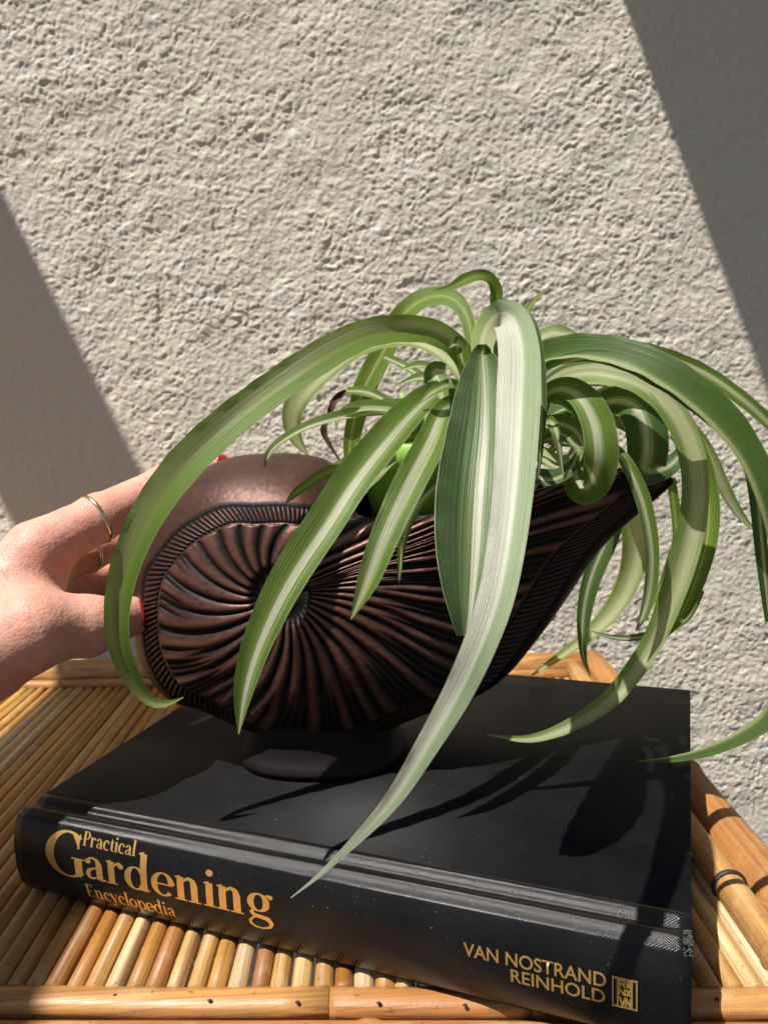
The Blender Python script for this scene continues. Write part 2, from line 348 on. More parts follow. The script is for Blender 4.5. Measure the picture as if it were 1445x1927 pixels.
# lettering -----------------------------------------------------------------
def spine_map(s, t, lift):                                 # s metres from left end, t metres above table
    return Vector((s, spine_y(t) - .00012 - lift, t))
LIFT = [0.0]
class Glyphs:
    """strokes on the spine: centre line points with half widths, turned into thin raised strips"""
    def __init__(self): self.v = []; self.f = []; self.k = 0
    def stroke(self, pts, M):
        pts = [tuple(np.array(pts[i]) * (1 - t) + np.array(pts[i + 1]) * t) for i in range(len(pts) - 1) for t in (0, .34, .67)] + [tuple(pts[-1])]
        P = np.array([p[:2] for p in pts], float); W = np.array([p[2] for p in pts], float)
        T = np.gradient(P, axis=0); T /= np.linalg.norm(T, axis=1)[:, None] + 1e-12; N = np.stack([-T[:, 1], T[:, 0]], 1)
        self.k += 1; lift = .000012 * (self.k % 9); b = len(self.v)
        for p, n_, w_ in zip(P, N, W):
            for sgn in (1, -1): self.v.append(spine_map(*M(p + sgn * n_ * w_), lift))
        for i in range(len(P) - 1): self.f.append((b + 2 * i, b + 2 * i + 1, b + 2 * i + 3, b + 2 * i + 2))
    def arc(self, cx, cy, rx, ry, a0, a1, w0, w1, M, n=22, rot=0.0):
        """elliptical stroke; thin at top and bottom, thick at the sides"""
        pts = []
        for i in range(n + 1):
            a = rad(a0 + (a1 - a0) * i / n); th = w0 + (w1 - w0) * abs(math.cos(a)) ** 1.5
            pts.append((cx + rx * math.cos(a), cy + ry * math.sin(a), th / 2))
        self.stroke(pts, M)
    def bar(self, x0, y0, x1, y1, w_, M): self.stroke([(x0 + (x1 - x0) * i / 10, y0 + (y1 - y0) * i / 10, w_ / 2) for i in range(11)], M)
    def dot(self, cx, cy, r, M):
        self.k += 1; b = len(self.v); n = 16; self.v.append(spine_map(*M(np.array([cx, cy])), .000012 * (self.k % 9)))
        for i in range(n): self.v.append(spine_map(*M(np.array([cx + r * math.cos(2 * math.pi * i / n), cy + r * math.sin(2 * math.pi * i / n)])), .000012 * (self.k % 9)))
        for i in range(n): self.f.append((b, b + 1 + i, b + 1 + (i + 1) % n))
    def glyph(self, ch, x, s, S_=.17, H=.05):
        """draws one old-style serif letter at x (units of x-height), returns advance.  S_ = stem width, H = hairline"""
        M = lambda p: s(p + np.array([x, 0.0]))
        st = S_; serif = lambda cx, y, w_=.42: self.bar(cx - w_ / 2, y, cx + w_ / 2, y, .055, M)
        if ch == 'n':
            self.bar(.2, 0, .2, .96, st, M); serif(.2, .03); self.stroke([(.02, .93, .03), (.2, .97, .05)], M)
            self.stroke([(.24, .70, .03), (.34, .86, .045), (.48, .95, .06), (.62, .88, .09), (.67, .70, st / 2), (.67, .35, st / 2), (.67, 0, st / 2)], M); serif(.67, .03); return .98
        if ch == 'r':
            self.bar(.2, 0, .2, .96, st, M); serif(.2, .03); self.stroke([(.02, .93, .03), (.2, .97, .05)], M)
            self.stroke([(.24, .66, .025), (.34, .84, .04), (.46, .93, .05), (.56, .90, .07)], M); self.dot(.56, .83, .105, M); return .70
        if ch == 'i':
            self.bar(.2, 0, .2, .96, st, M); serif(.2, .03); self.stroke([(.02, .93, .03), (.2, .97, .05)], M); self.dot(.2, 1.32, .12, M); return .44
        if ch == 'l':
            self.bar(.2, 0, .2, 1.5, st, M); serif(.2, .03); self.stroke([(.02, 1.48, .03), (.2, 1.52, .05)], M); return .44
        if ch in 'ocedpgaqb':
            if ch == 'o': self.arc(.42, .48, .31, .46, 0, 360, H, st, M, 36); return .86
            if ch == 'c':
                self.arc(.44, .48, .32, .46, 60, 310, H, st, M, 28); self.dot(.62, .76, .10, M); return .78
            if ch == 'e':
                self.arc(.42, .48, .31, .46, 5, 318, H, st * .95, M, 32); self.bar(.16, .50, .78, .50, .06, M); return .84
            if ch == 'd':
                self.arc(.40, .48, .29, .46, 35, 325, H, st, M, 28); self.bar(.70, 0.0, .70, 1.5, st, M); self.stroke([(.52, 1.48, .03), (.70, 1.52, .05)], M); self.stroke([(.70, .04, .05), (.88, .05, .035)], M); return .96
            if ch == 'p':
                self.arc(.52, .48, .29, .46, -145, 145, H, st, M, 28); self.bar(.22, -.45, .22, .95, st, M); serif(.22, -.43); self.stroke([(.04, .93, .03), (.22, .97, .05)], M); return .92
            if ch == 'g':
                self.arc(.38, .62, .25, .33, 0, 360, H, st * .9, M, 32); self.dot(.76, .90, .085, M); self.stroke([(.56, .84, .04), (.66, .95, .035), (.78, .95, .03)], M)
                self.stroke([(.22, .33, .03), (.14, .20, .06), (.24, .09, .075), (.46, .06, .08), (.66, .02, .085), (.76, -.14, .07), (.70, -.32, .045), (.48, -.42, .035), (.26, -.41, .04), (.10, -.31, .05), (.08, -.17, .045), (.18, -.03, .03), (.28, .03, .02)], M); return .88
            if ch == 'a':
                self.stroke([(.62, .05, st / 2), (.60, .35, st / 2), (.60, .68, st / 2), (.53, .86, .07), (.38, .94, .04), (.22, .90, .035)], M); self.dot(.19, .78, .11, M)
                self.stroke([(.58, .56, .025), (.38, .50, .04), (.20, .38, .07), (.15, .22, .085), (.22, .07, .06), (.34, .04, .04), (.50, .12, .03), (.58, .20, .02)], M)
                self.stroke([(.60, .06, .06), (.72, .03, .05), (.84, .09, .02)], M); return .86
        if ch == 't':
            self.stroke([(.26, 1.22, .01), (.27, 1.1, .05), (.27, .8, st / 2), (.27, .2, st / 2), (.33, .06, .06), (.44, .03, .035), (.54, .10, .02)], M); self.bar(.06, .93, .50, .93, .06, M); return .58
        if ch == 'y':
            self.bar(.14, .96, .44, .05, st, M); self.stroke([(.70, .96, .03), (.44, .1, .03), (.34, -.2, .035), (.22, -.36, .05)], M); self.dot(.16, -.36, .10, M); serif(.14, .95, .36); serif(.70, .95, .3); return .84
        if ch == 'P':
            self.bar(.24, 0, .24, 1.42, st, M); serif(.24, .03, .46); self.bar(.06, 1.40, .4, 1.40, .055, M); self.stroke([(.24, 1.39, .03), (.50, 1.39, .035), (.70, 1.30, .07), (.77, 1.06, st / 2), (.70, .80, .07), (.50, .70, .035), (.26, .70, .03)], M); return .92
        if ch == 'E':
            self.bar(.26, 0, .26, 1.42, st, M); self.bar(.06, .03, .82, .03, .06, M); self.bar(.06, 1.39, .80, 1.39, .06, M); self.bar(.26, .72, .62, .72, .055, M)
            self.bar(.82, .02, .84, .36, .06, M); self.bar(.80, 1.10, .80, 1.40, .06, M); self.bar(.62, .58, .62, .86, .05, M); return 1.0
        if ch == 'G':
            self.arc(.84, .82, .70, .92, 48, 318, H * 1.2, st * 1.45, M, 44); self.bar(1.26, 1.16, 1.32, 1.72, .05, M); self.stroke([(1.30, 1.18, .03), (1.24, 1.42, .06), (1.08, 1.64, .04)], M)
            self.bar(1.26, .10, 1.26, .74, st * 1.25, M); self.bar(1.0, .76, 1.52, .76, .06, M); self.stroke([(1.14, .10, .05), (1.26, .02, .03), (1.34, -.02, .04)], M); return 1.46
        return .5
    def word(self, txt, s0, t0, xh, sx=1.0, slope=0.0, S_=.17, H=.05, first=1.0, track=0.0):
        x = 0.0
        for i, ch in enumerate(txt):
            def s(p): return (s0 + p[0] * xh * sx, t0 + p[1] * xh + slope * p[0] * xh * sx)
            x += self.glyph(ch, x, s, S_, H) + track
    def build(self, name): return mk(name, self.v, self.f, M_gold, bk, False)
def inv_spine(u, v):                                       # pixel -> (s, t) on the spine face
    Pw = None; c, s_ = math.cos(A22), math.sin(A22)
    y = -.004
    for _ in range(4):
        d = ray(u, v); o_ = CP; dl = np.array([c * d[0] + s_ * d[1], -s_ * d[0] + c * d[1], d[2]]); ol = np.array([c * o_[0] + s_ * o_[1], -s_ * o_[0] + c * o_[1], o_[2]])
        k_ = (y - ol[1]) / dl[1]; P = ol + k_ * dl; y = spine_y(min(max(P[2], 0), BT))
    return P[0], P[2]
if __name__ == '__main__':
    # 'Gardening' runs from its G to the final g; ends taken from the place each letter has on the spine
    sG, tG = inv_spine(92, 1650); sE, tE = inv_spine(514, 1712)
    gx, gb = inv_spine(160, 1664); ax, at_ = inv_spine(160, 1610)
    xh = .0108
    adv = 1.46 + .86 + .70 + .96 + .84 + .98 + .44 + .98 + .88
    s0 = inv_spine(88, 1600)[0]; s1 = inv_spine(516, 1700)[0]
    sxx = (s1 - s0) / (adv * xh)
    base = .0172
    G = Glyphs(); G.word('Gardening', s0, base, xh, sxx, 0, .235, .06); G.build('title_word')
    sp0 = inv_spine(156, 1590)[0]; sp1 = inv_spine(256, 1608)[0]
    advp = .92 + .70 + .86 + .78 + .58 + .44 + .78 + .86 + .44
    xp = .0052
    xp = .0039; G = Glyphs(); G.word('Practical', sp0, .0318, xp, (sp1 - sp0) / (advp * xp), 0, .24, .10); G.build('title_word')
    se0 = inv_spine(160, 1665)[0]; se1 = inv_spine(333, 1722)[0]
    adve = 1.0 + .98 + .78 + .84 + .78 + .44 + .86 + .92 + .84 + .96 + .44 + .86
    xp = .0049; G = Glyphs(); G.word('Encyclopedia', se0, .0070, xp, (se1 - se0) / (adve * xp), 0, .24, .10); G.build('title_word')

def sans(txt, u0, v0, u1, v1, name):
    """sans capitals between two pixels (left base, right base) wrapped on the spine"""
    cu = bpy.data.curves.new(name, 'FONT'); cu.body = txt; cu.size = 1.0; cu.offset = .012
    o = bpy.data.objects.new(name, cu); COL.objects.link(o); bpy.context.view_layer.update()
    me = bpy.data.meshes.new_from_object(o.evaluated_get(bpy.context.evaluated_depsgraph_get())); bpy.data.objects.remove(o); bpy.data.curves.remove(cu)
    co = np.array([v.co[:] for v in me.vertices]); x0, x1 = co[:, 0].min(), co[:, 0].max(); y0_, y1_ = co[:, 1].min(), co[:, 1].max()
    a = inv_spine(u0, v0); b = inv_spine(u1, v1); return me, co, (x0, x1, y0_, y1_), a, b
def put_sans(txt, a, s_end, height, name):
    me, co, (x0, x1, y0_, y1_), _, _ = sans(txt, 900, 1800, 1000, 1800, name)
    bm = bmesh.new(); bm.from_mesh(me); bmesh.ops.triangulate(bm, faces=bm.faces[:]); bmesh.ops.subdivide_edges(bm, edges=bm.edges[:], cuts=2); bm.to_mesh(me); bm.free()
    co = np.array([v.co[:] for v in me.vertices])
    for v, c in zip(me.vertices, co):
        v.co = spine_map(a[0] + (c[0] - x0) / (x1 - x0) * (s_end - a[0]), a[1] + (c[1] - y0_) / (y1_ - y0_) * height, .00006)
    me.materials.append(M_gold); o = bpy.data.objects.new(name, me); COL.objects.link(o); o.parent = bk; return o
a = inv_spine(872, 1790); b = inv_spine(1140, 1846)
put_sans('VAN NOSTRAND', (a[0], .0212), b[0], .0052, 'publisher_name')
a = inv_spine(961, 1840); b = inv_spine(1138, 1872)
put_sans('REINHOLD', (a[0], .0150), b[0], .0052, 'publisher_name')
# publisher's emblem: a frame, side bars and the letters VNR set as woven strokes
G = Glyphs(); e0 = inv_spine(1151, 1850)[0]; e1 = inv_spine(1199, 1860)[0]; ez0, ez1 = .0148, .0262
I_ = lambda p: (e0 + p[0] * (e1 - e0), ez0 + p[1] * (ez1 - ez0))
for (x0_, y0_, x1_, y1_) in ((0, .04, 1, .04), (0, .96, 1, .96), (.03, 0, .03, 1), (.97, 0, .97, 1), (.22, .05, .22, .95), (.78, .05, .78, .95)): G.bar(x0_, y0_, x1_, y1_, .06, I_)
for (x0_, y0_, x1_, y1_) in ((.30, .38, .42, .08), (.42, .08, .52, .38), (.55, .08, .55, .38), (.55, .38, .72, .08), (.72, .08, .72, .38), (.28, .44, .28, .66), (.28, .66, .5, .44), (.5, .44, .5, .66), (.56, .44, .74, .66), (.56, .66, .74, .44), (.30, .70, .30, .94), (.30, .93, .5, .9), (.5, .9, .5, .8), (.5, .8, .3, .8), (.4, .8, .52, .7), (.6, .7, .6, .94), (.6, .94, .74, .88), (.74, .82, .6, .82), (.64, .8, .74, .7)):
    G.bar(x0_, y0_, x1_, y1_, .075, I_)
G.build('publisher_emblem')
# frayed corner: short pale threads and torn board
vs = []; fs = []
for i in range(170):
    t = random.random(); 
    if t < .55: c = Vector((BL - random.uniform(-.0002, .0026) , random.uniform(-.001, .006), BT + random.uniform(-.0012, .0002)))
    else: c = Vector((BL - random.uniform(-.0002, .0022), spine_y(BT - .003) + random.uniform(-.0002, .0008), BT - random.uniform(.001, .009)))
    d = Vector((random.gauss(0, 1), random.gauss(0, 1), random.gauss(0, .8))).normalized() * random.uniform(.0003, .0011)
    v_, f_ = tube([c - d * .5, c + Vector((random.gauss(0, .0002), 0, random.uniform(0, .0003))), c + d * .5], [.00016, .00024, .00010], 4)
    b_ = len(vs); vs += v_; fs += [tuple(q + b_ for q in f) for f in f_]
o = mk('frayed_corner', vs, fs, simple('frayed_board', (.09, .092, .085), .95), bk); o['kind'] = 'stuff'; o['label'] = 'grey frayed threads at the worn right corner of the spine'

# ------------------------------------------------------------------ shell planter
VO = np.array([.150, .050, BT]); VYAW = rad(-9)
EX = np.array([math.cos(VYAW), math.sin(VYAW), 0.0]); EY = np.array([-math.sin(VYAW), math.cos(VYAW), 0.0]); EZ = np.array([0, 0, 1.0])
def vpx(u, v, d):                                         # pixel -> local (x, d, z) on the planter's plane at depth d
    r_ = ray(u, v); k_ = (d - (CP - VO) @ EY) / (r_ @ EY); P = CP + k_ * r_ - VO
    return np.array([P @ EX, d, P @ EZ])
OUT = [  # u, v, half width of the mouth there, inner end of the smooth border (fraction), 1 = mouth
    (259, 1110, 0, .81, 0), (263, 1050, 0, .79, 0), (283, 1000, 0, .76, 0), (323, 935, 0, .72, 0), (375, 888, 0, .69, 0), (430, 862, 0, .68, 0),
    (500, 853, 0, .66, 0), (575, 857, 0, .68, 0), (625, 876, 0, .72, 0), (652, 925, .010, .86, .3), (672, 966, .030, .97, 1), (720, 975, .037, 1.0, 1), (790, 970, .040, 1.0, 1),
    (870, 962, .040, 1.0, 1), (950, 945, .037, 1.0, 1), (1030, 920, .030, 1.0, 1), (1110, 902, .022, 1.0, 1), (1190, 888, .012, 1.0, 1), (1240, 889, .005, 1.0, 1),
    (1266, 905, 0, .99, 0), (1240, 934, 0, .97, 0), (1200, 968, 0, .96, 0), (1150, 1012, 0, .95, 0), (1110, 1060, 0, .95, 0), (1060, 1135, 0, .95, 0), (1010, 1203, 0, .95, 0),
    (950, 1272, 0, .95, 0), (880, 1335, 0, .95, 0), (800, 1382, 0, .95, 0), (700, 1420, 0, .95, 0), (600, 1432, 0, .95, 0), (510, 1425, 0, .95, 0), (430, 1404, 0, .90, 0),
    (366, 1362, 0, .86, 0), (315, 1312, 0, .84, 0), (276, 1236, 0, .82, 0), (261, 1168, 0, .81, 0)]
def planter():
    root = empty('shell_planter', tuple(VO), VYAW)
    tag(root, 'dark bronze nautilus shell planter with ribbed sides, standing on the black book', 'planter')
    NT = 1500; NR = 190
    ctrl = []
    for (u, v, E, rb, mo) in OUT + [OUT[0]]:
        p = vpx(u, v, -E - (.030 * min(1, max(0, (v - 1290) / 90)) if u < 900 else 0)); ctrl.append((p[0], p[2], 0.0, E, rb, mo))
    out = catmull(ctrl, NT + 1)[:-1]
    ox, oz, E, RB, MO = out[:, 0], out[:, 1], np.clip(out[:, 3], 0, 1), out[:, 4], np.clip(out[:, 5], 0, 1)
    per = np.concatenate([[0], np.cumsum(np.hypot(np.diff(ox), np.diff(oz)))]); L = per[-1] + math.hypot(ox[0] - ox[-1], oz[0] - oz[-1])
    h = vpx(534, 1115, -.045); hx, hz = h[0], h[2]
    # rib profile along the outline: 1-D table of heights, fine and coarse
    def table(wmin, wmax, seed, deep):
        r = random.Random(seed); NTB = 6000; H = np.zeros(NTB); Bd = np.zeros(NTB); x_ = 0.0; els = []; q_ = []
        while x_ < L - wmin:
            if not q_: q_ = ['wide'] + ['narrow'] * r.choice([1, 2, 2, 3]) + (['wide'] if r.random() < .5 else []) + (['bead'] if r.random() < .12 * deep else [])
            kind = q_.pop(0) if deep else 'wide'; wd = {'wide': 1.15, 'narrow': .55, 'bead': .75}[kind] * r.uniform(wmin, wmax)
            els.append((x_, min(wd, L - x_), kind)); x_ += wd
        s = np.arange(NTB) / NTB * L
        for (a0, wd, kind) in els:
            q = (s - a0) / wd; m_ = (q >= 0) & (q < 1); qq = q[m_]
            if kind == 'wide': H[m_] = 1.0 * np.clip(np.sin(np.pi * qq), 0, 1) ** .65
            elif kind == 'narrow': H[m_] = .55 * np.clip(np.sin(np.pi * qq), 0, 1) ** .8
            else: H[m_] = .25 * np.clip(np.sin(np.pi * qq), 0, 1) ** .5; Bd[m_] = np.clip(np.sin(np.pi * qq), 0, 1) ** .7
        return H, Bd
    Hf, Bf = table(.0088, .0122, 5, 1); Hc, Bc = table(.0150, .0200, 11, 0)
    def look(tab, s): 
        x_ = (s % L) / L * len(tab); i = x_.astype(int) % len(tab); f = x_ - np.floor(x_); return tab[i] * (1 - f) + tab[(i + 1) % len(tab)] * f
    def half(x):                                           # half thickness of the body along its length
        return np.interp(x, [-.11, -.06, 0, .05, .09, .12, .148], [.044, .050, .052, .046, .034, .020, .004])
    def surface(rs, side, shrink=0.0):
        r = rs[:, None]; X = hx + (ox - hx)[None, :] * r; Z = hz + (oz - hz)[None, :] * r
        T = half(X) - shrink; Ee = np.minimum(E[None, :], T * .95)
        dome = np.clip(1 - r ** 3.2, 0, 1) ** .55
        # mouth: the wall stays out and only leans in a little
        D = np.where(True, Ee + (T - Ee) * dome, 0)
        D = D * (1 - .06 * np.exp(-(r / .16) ** 2))
        return X, side * D, Z
    def grid_normals(X, Y, Z, flip):
        P = np.stack([X, Y, Z], -1); du = np.gradient(P, axis=0); dv = np.roll(P, -1, 1) - np.roll(P, 1, 1)
        N = np.cross(du, dv); N /= np.linalg.norm(N, axis=-1, keepdims=True) + 1e-12; return N * flip
    rs = 1 - (1 - np.linspace(0.004, 1, NR)) ** 1.25
    X, Y, Z = surface(rs, -1)
    N = grid_normals(X, Y, Z, 1.0)
    if N[NR // 2, :, 1].mean() > 0: N = -N
    r = rs[:, None] * np.ones((1, NT)); s = per[None, :] * np.ones((NR, 1))
    rb = RB[None, :]; bw = .135 * (1 - MO[None, :])         # border hatch between rb - bw and rb
    swirl = .066 * np.clip(1 - r, 0, 1) ** 1.3 * (1 - .75 * np.clip((X - hx) / .08, 0, 1))
    ss = s + swirl + .0004 * np.sin(r * 9 + s * 23)
    rr = r / rb
    fine = look(Hf, ss); bead = look(Bf, ss); coarse = look(Hc, ss)
    dist = np.hypot(X - hx, Z - hz)
    kf = np.clip((dist - .042) / .022, 0, 1); kf = kf * kf * (3 - 2 * kf)
    beads = bead * (.5 + .5 * np.sin(dist * 2 * np.pi / .0038))
    H = coarse * (1 - kf) + (fine + .55 * beads) * kf
    H = H * np.clip((dist - .0115) / .004, 0, 1)
    inner_lim = rb - bw
    mri = np.clip((inner_lim - r) / .012, 0, 1)            # 1 inside rib field
    hat = .5 + .5 * np.sin((s + (r - .8) * .035) * 2 * np.pi / .0036)
    hat = np.clip(hat * 1.5, 0, 1); mh = np.clip((r - inner_lim - .012) / .012, 0, 1) * np.clip((rb - r) / .02, 0, 1) * (1 - MO[None, :])
    lip = np.exp(-((r - inner_lim - .002) / .008) ** 2) * (1 - MO[None, :])
    mouthfade = 1 - .6 * MO[None, :] * np.clip((r - .9) / .08, 0, 1)
    small = np.clip((half(X) - .004) / .02, .15, 1)
    disp = (.0021 * H * mri * mouthfade - .0007 * mri + .0011 * hat * mh - .0006 * (mh > 0) + .0003 * lip) * small
    boss = np.exp(-(dist / .0085) ** 4) * .003
    nz = (vnoise(X * .8 + Z * .6 + 1, Z * .8 - X * .6 + 1, 21, .014) - .5) * .0004 + (vnoise(X + 1, Z + 1, 22, .0018) - .5) * .00010
    smooth = np.clip((r - rb) / .03, 0, 1)
    taper_edge = np.clip((1 - r) / .02, 0, 1)
    P = np.stack([X, Y, Z], -1) + N * ((disp + boss + nz) * taper_edge)[..., None]
    wear_shade = np.clip((.06 + .94 * H) * mri + hat * mh * .8 + lip * .9, 0, 1) * (1 - smooth) + smooth * .78
    wear_shade = np.clip(wear_shade + .38 * np.clip((.0125 - dist) / .003, 0, 1), 0, 1)
    pat = .3 * np.exp(-((dist - .020) / .012) ** 2) * np.clip(.9 - H, 0, 1)
    # back half, coarser, plain ribs
    rs2 = 1 - (1 - np.linspace(0.004, 1, 46)) ** 1.25
    X2, Y2, Z2 = surface(rs2, 1); N2 = grid_normals(X2, Y2, Z2, 1.0)
    if N2[20, :, 1].mean() < 0: N2 = -N2
    r2 = rs2[:, None]; f2 = look(Hf, per[None, :] + 0 * r2); d2 = (.0018 * f2 * np.clip((RB[None, :] - .1 - r2) / .05, 0, 1) * np.clip((np.hypot(X2 - hx, Z2 - hz) - .03) / .02, 0, 1))
    P2 = np.stack([X2, Y2, Z2], -1) + N2 * d2[..., None]; w2 = f2 * np.ones_like(X2)
    # inner lining, both halves
    def lining(side):
        rs3 = np.linspace(.01, 1, 24); X3, Y3, Z3 = surface(rs3, side, .0035)
        k3 = 1 - .022 * (1 - MO[None, :]) * np.ones_like(X3)
        X3 = hx + (X3 - hx) * k3; Z3 = hz + (Z3 - hz) * k3; return np.stack([X3, Y3, Z3], -1)
    P3, P4 = lining(-1), lining(1)
    co = []; faces = []; wa = []; pa = []
    def add(G_, flip, w_, p_):
        b = sum(len(c) for c in co); n, m_ = G_.shape[:2]; co.append(G_.reshape(-1, 3)); wa.append(np.broadcast_to(w_, (n, m_)).ravel()); pa.append(np.broadcast_to(p_, (n, m_)).ravel())
        i = (np.arange(n - 1)[:, None] * m_ + np.arange(m_)[None, :]); j = (np.arange(n - 1)[:, None] * m_ + (np.arange(m_)[None, :] + 1) % m_)
        q = np.stack([i, j, j + m_, i + m_], -1).reshape(-1, 4) + b
        faces.append(q[:, ::-1] if flip else q); return b + (n - 1) * m_
    def cap_hub(b0, G_): pass
    bf = add(P, False, wear_shade, pat); bb = add(P2, True, w2, 0); bi = add(P3, True, .2, 0); bj = add(P4, False, .2, 0)
    idx = np.arange(NT); nx_ = (idx + 1) % NT
    for (a_, c_, fl) in ((bf, bi, False), (bb, bj, True)):  # lip strips joining outside to lining
        q = np.stack([a_ + idx, a_ + nx_, c_ + nx_, c_ + idx], -1); faces.append(q if not fl else q[:, ::-1])
    closed = E < .0015
    q = np.stack([bf + idx, bb + idx, bb + nx_, bf + nx_], -1)[closed]; faces.append(q)
    co = np.vstack(co); faces = np.vstack(faces)
    me = bpy.data.meshes.new('shell_body'); me.vertices.add(len(co)); me.vertices.foreach_set('co', co.ravel().astype('f'))
    me.loops.add(faces.size); me.loops.foreach_set('vertex_index', faces.ravel().astype('i'))
    me.polygons.add(len(faces)); me.polygons.foreach_set('loop_start', (np.arange(len(faces)) * 4).astype('i'))
    me.polygons.foreach_set('use_smooth', [True] * len(faces)); me.update(calc_edges=True)
    at1 = me.attributes.new('wear_shade', 'FLOAT', 'POINT'); at1.data.foreach_set('value', np.concatenate(wa).astype('f'))
    at2 = me.attributes.new('patina', 'FLOAT', 'POINT'); at2.data.foreach_set('value', np.concatenate(pa).astype('f'))
    m = MT('aged_bronze'); c = m.coord()
    aw = m.n('ShaderNodeAttribute', attribute_name='wear_shade').outputs['Fac']; ap = m.n('ShaderNodeAttribute', attribute_name='patina').outputs['Fac']
    n1 = m.noise(c, 45, 5, .65); n2 = m.noise(c, 480, 3, .6)
    f = m.math('ADD', m.math('MULTIPLY', aw, 1.0), m.math('MULTIPLY', m.math('SUBTRACT', n1, .5), .5))
    f = m.math('ADD', f, m.math('MULTIPLY', m.math('SUBTRACT', n2, .5), .35), clamp=True)
    col = m.ramp(f, [(.26, (.008, .0055, .006)), (.58, (.022, .0115, .010)), (.84, (.080, .035, .026)), (1, (.155, .070, .053))])
    col = m.mix(m.math('MULTIPLY', ap, m.ramp(n1, [(.45, 0.0), (.65, .6)])), col, (.045, .075, .066))
    m.set(color=col, rough=m.ramp(f, [(.2, .66), (.9, .42)]), metal=.5, spec=.4)
    m.bump(m.math('ADD', n2, m.noise(c, 1500, 2)), .10, .00015)
    me.materials.append(m.m)
    o = bpy.data.objects.new('shell_body', me); COL.objects.link(o); o.parent = root
    # foot: flared oval pedestal
    fa = vpx(447, 1392, -.012)[0]; fb = vpx(768, 1405, -.012)[0]; cx = (fa + fb) / 2; hw = (fb - fa) / 2 * .94
    prof_ = [(0.0, .90, 0.0), (.0015, 1.0, 0), (.004, 1.0, 0), (.0065, .95, 0), (.010, .90, 0), (.018, .86, 0), (.026, .84, 0), (.034, .80, 0), (.040, .70, 0)]
    vs = []; n = 64
    for (z, k_, _) in prof_:
        for i in range(n):
            a_ = 2 * math.pi * i / n; ca, sa = math.cos(a_), math.sin(a_); e = .78
            vs.append((cx + hw * 1.0 * k_ * math.copysign(abs(ca) ** e, ca), -.006 + .036 * k_ * math.copysign(abs(sa) ** e, sa), z))
    fs = [(i * n + j, i * n + (j + 1) % n, (i + 1) * n + (j + 1) % n, (i + 1) * n + j) for i in range(len(prof_) - 1) for j in range(n)]
    fs.append(tuple(range(n))[::-1])
    fo = mk('foot', vs, fs, m.m, root)
    a3 = fo.data.attributes.new('wear_shade', 'FLOAT', 'POINT'); a3.data.foreach_set('value', [.35 if v[2] < .005 else .02 for v in vs])  # foot coloured near black for the shade on it; lip left lighter
    return root
planter()

# ------------------------------------------------------------------ nursery pot with soil
def lathe(name, prof_, c, mat, parent=None, n=40):
    vs = []
    for (r_, z) in prof_:
        for i in range(n): a_ = 2 * math.pi * i / n; vs.append((c[0] + r_ * math.cos(a_), c[1] + r_ * math.sin(a_), c[2] + z))
    fs = [(i * n + j, i * n + (j + 1) % n, (i + 1) * n + (j + 1) % n, (i + 1) * n + j) for i in range(len(prof_) - 1) for j in range(n)]
    fs.append(tuple(range(n))[::-1]); return mk(name, vs, fs, mat, parent)
PC = (.199, .040, .116)
pot = empty('nursery_pot', PC); tag(pot, 'bright green plastic nursery pot standing inside the bronze shell', 'plant pot')
m = MT('green_plastic'); m.set(color=(.24, .46, .06), rough=.45, **{'Subsurface Weight': .35, 'Subsurface Radius': (.01, .02, .004)}); 
lathe('pot_wall', [(.022, 0), (.0325, .072), (.0345, .073), (.035, .083), (.0335, .084), (.0320, .076), (.031, .068)], (0, 0, 0), m.m, pot)
ms = MT('potting_soil'); cc = ms.coord(); ms.set(color=ms.mix(ms.noise(cc, 200, 4), (.012, .008, .005), (.06, .035, .02)), rough=.95); ms.bump(ms.noise(cc, 260, 5), 1, .003)
lathe('soil', [(.0315, .070), (.022, .072), (.010, .074), (.0005, .075)], (0, 0, 0), ms.m, pot)

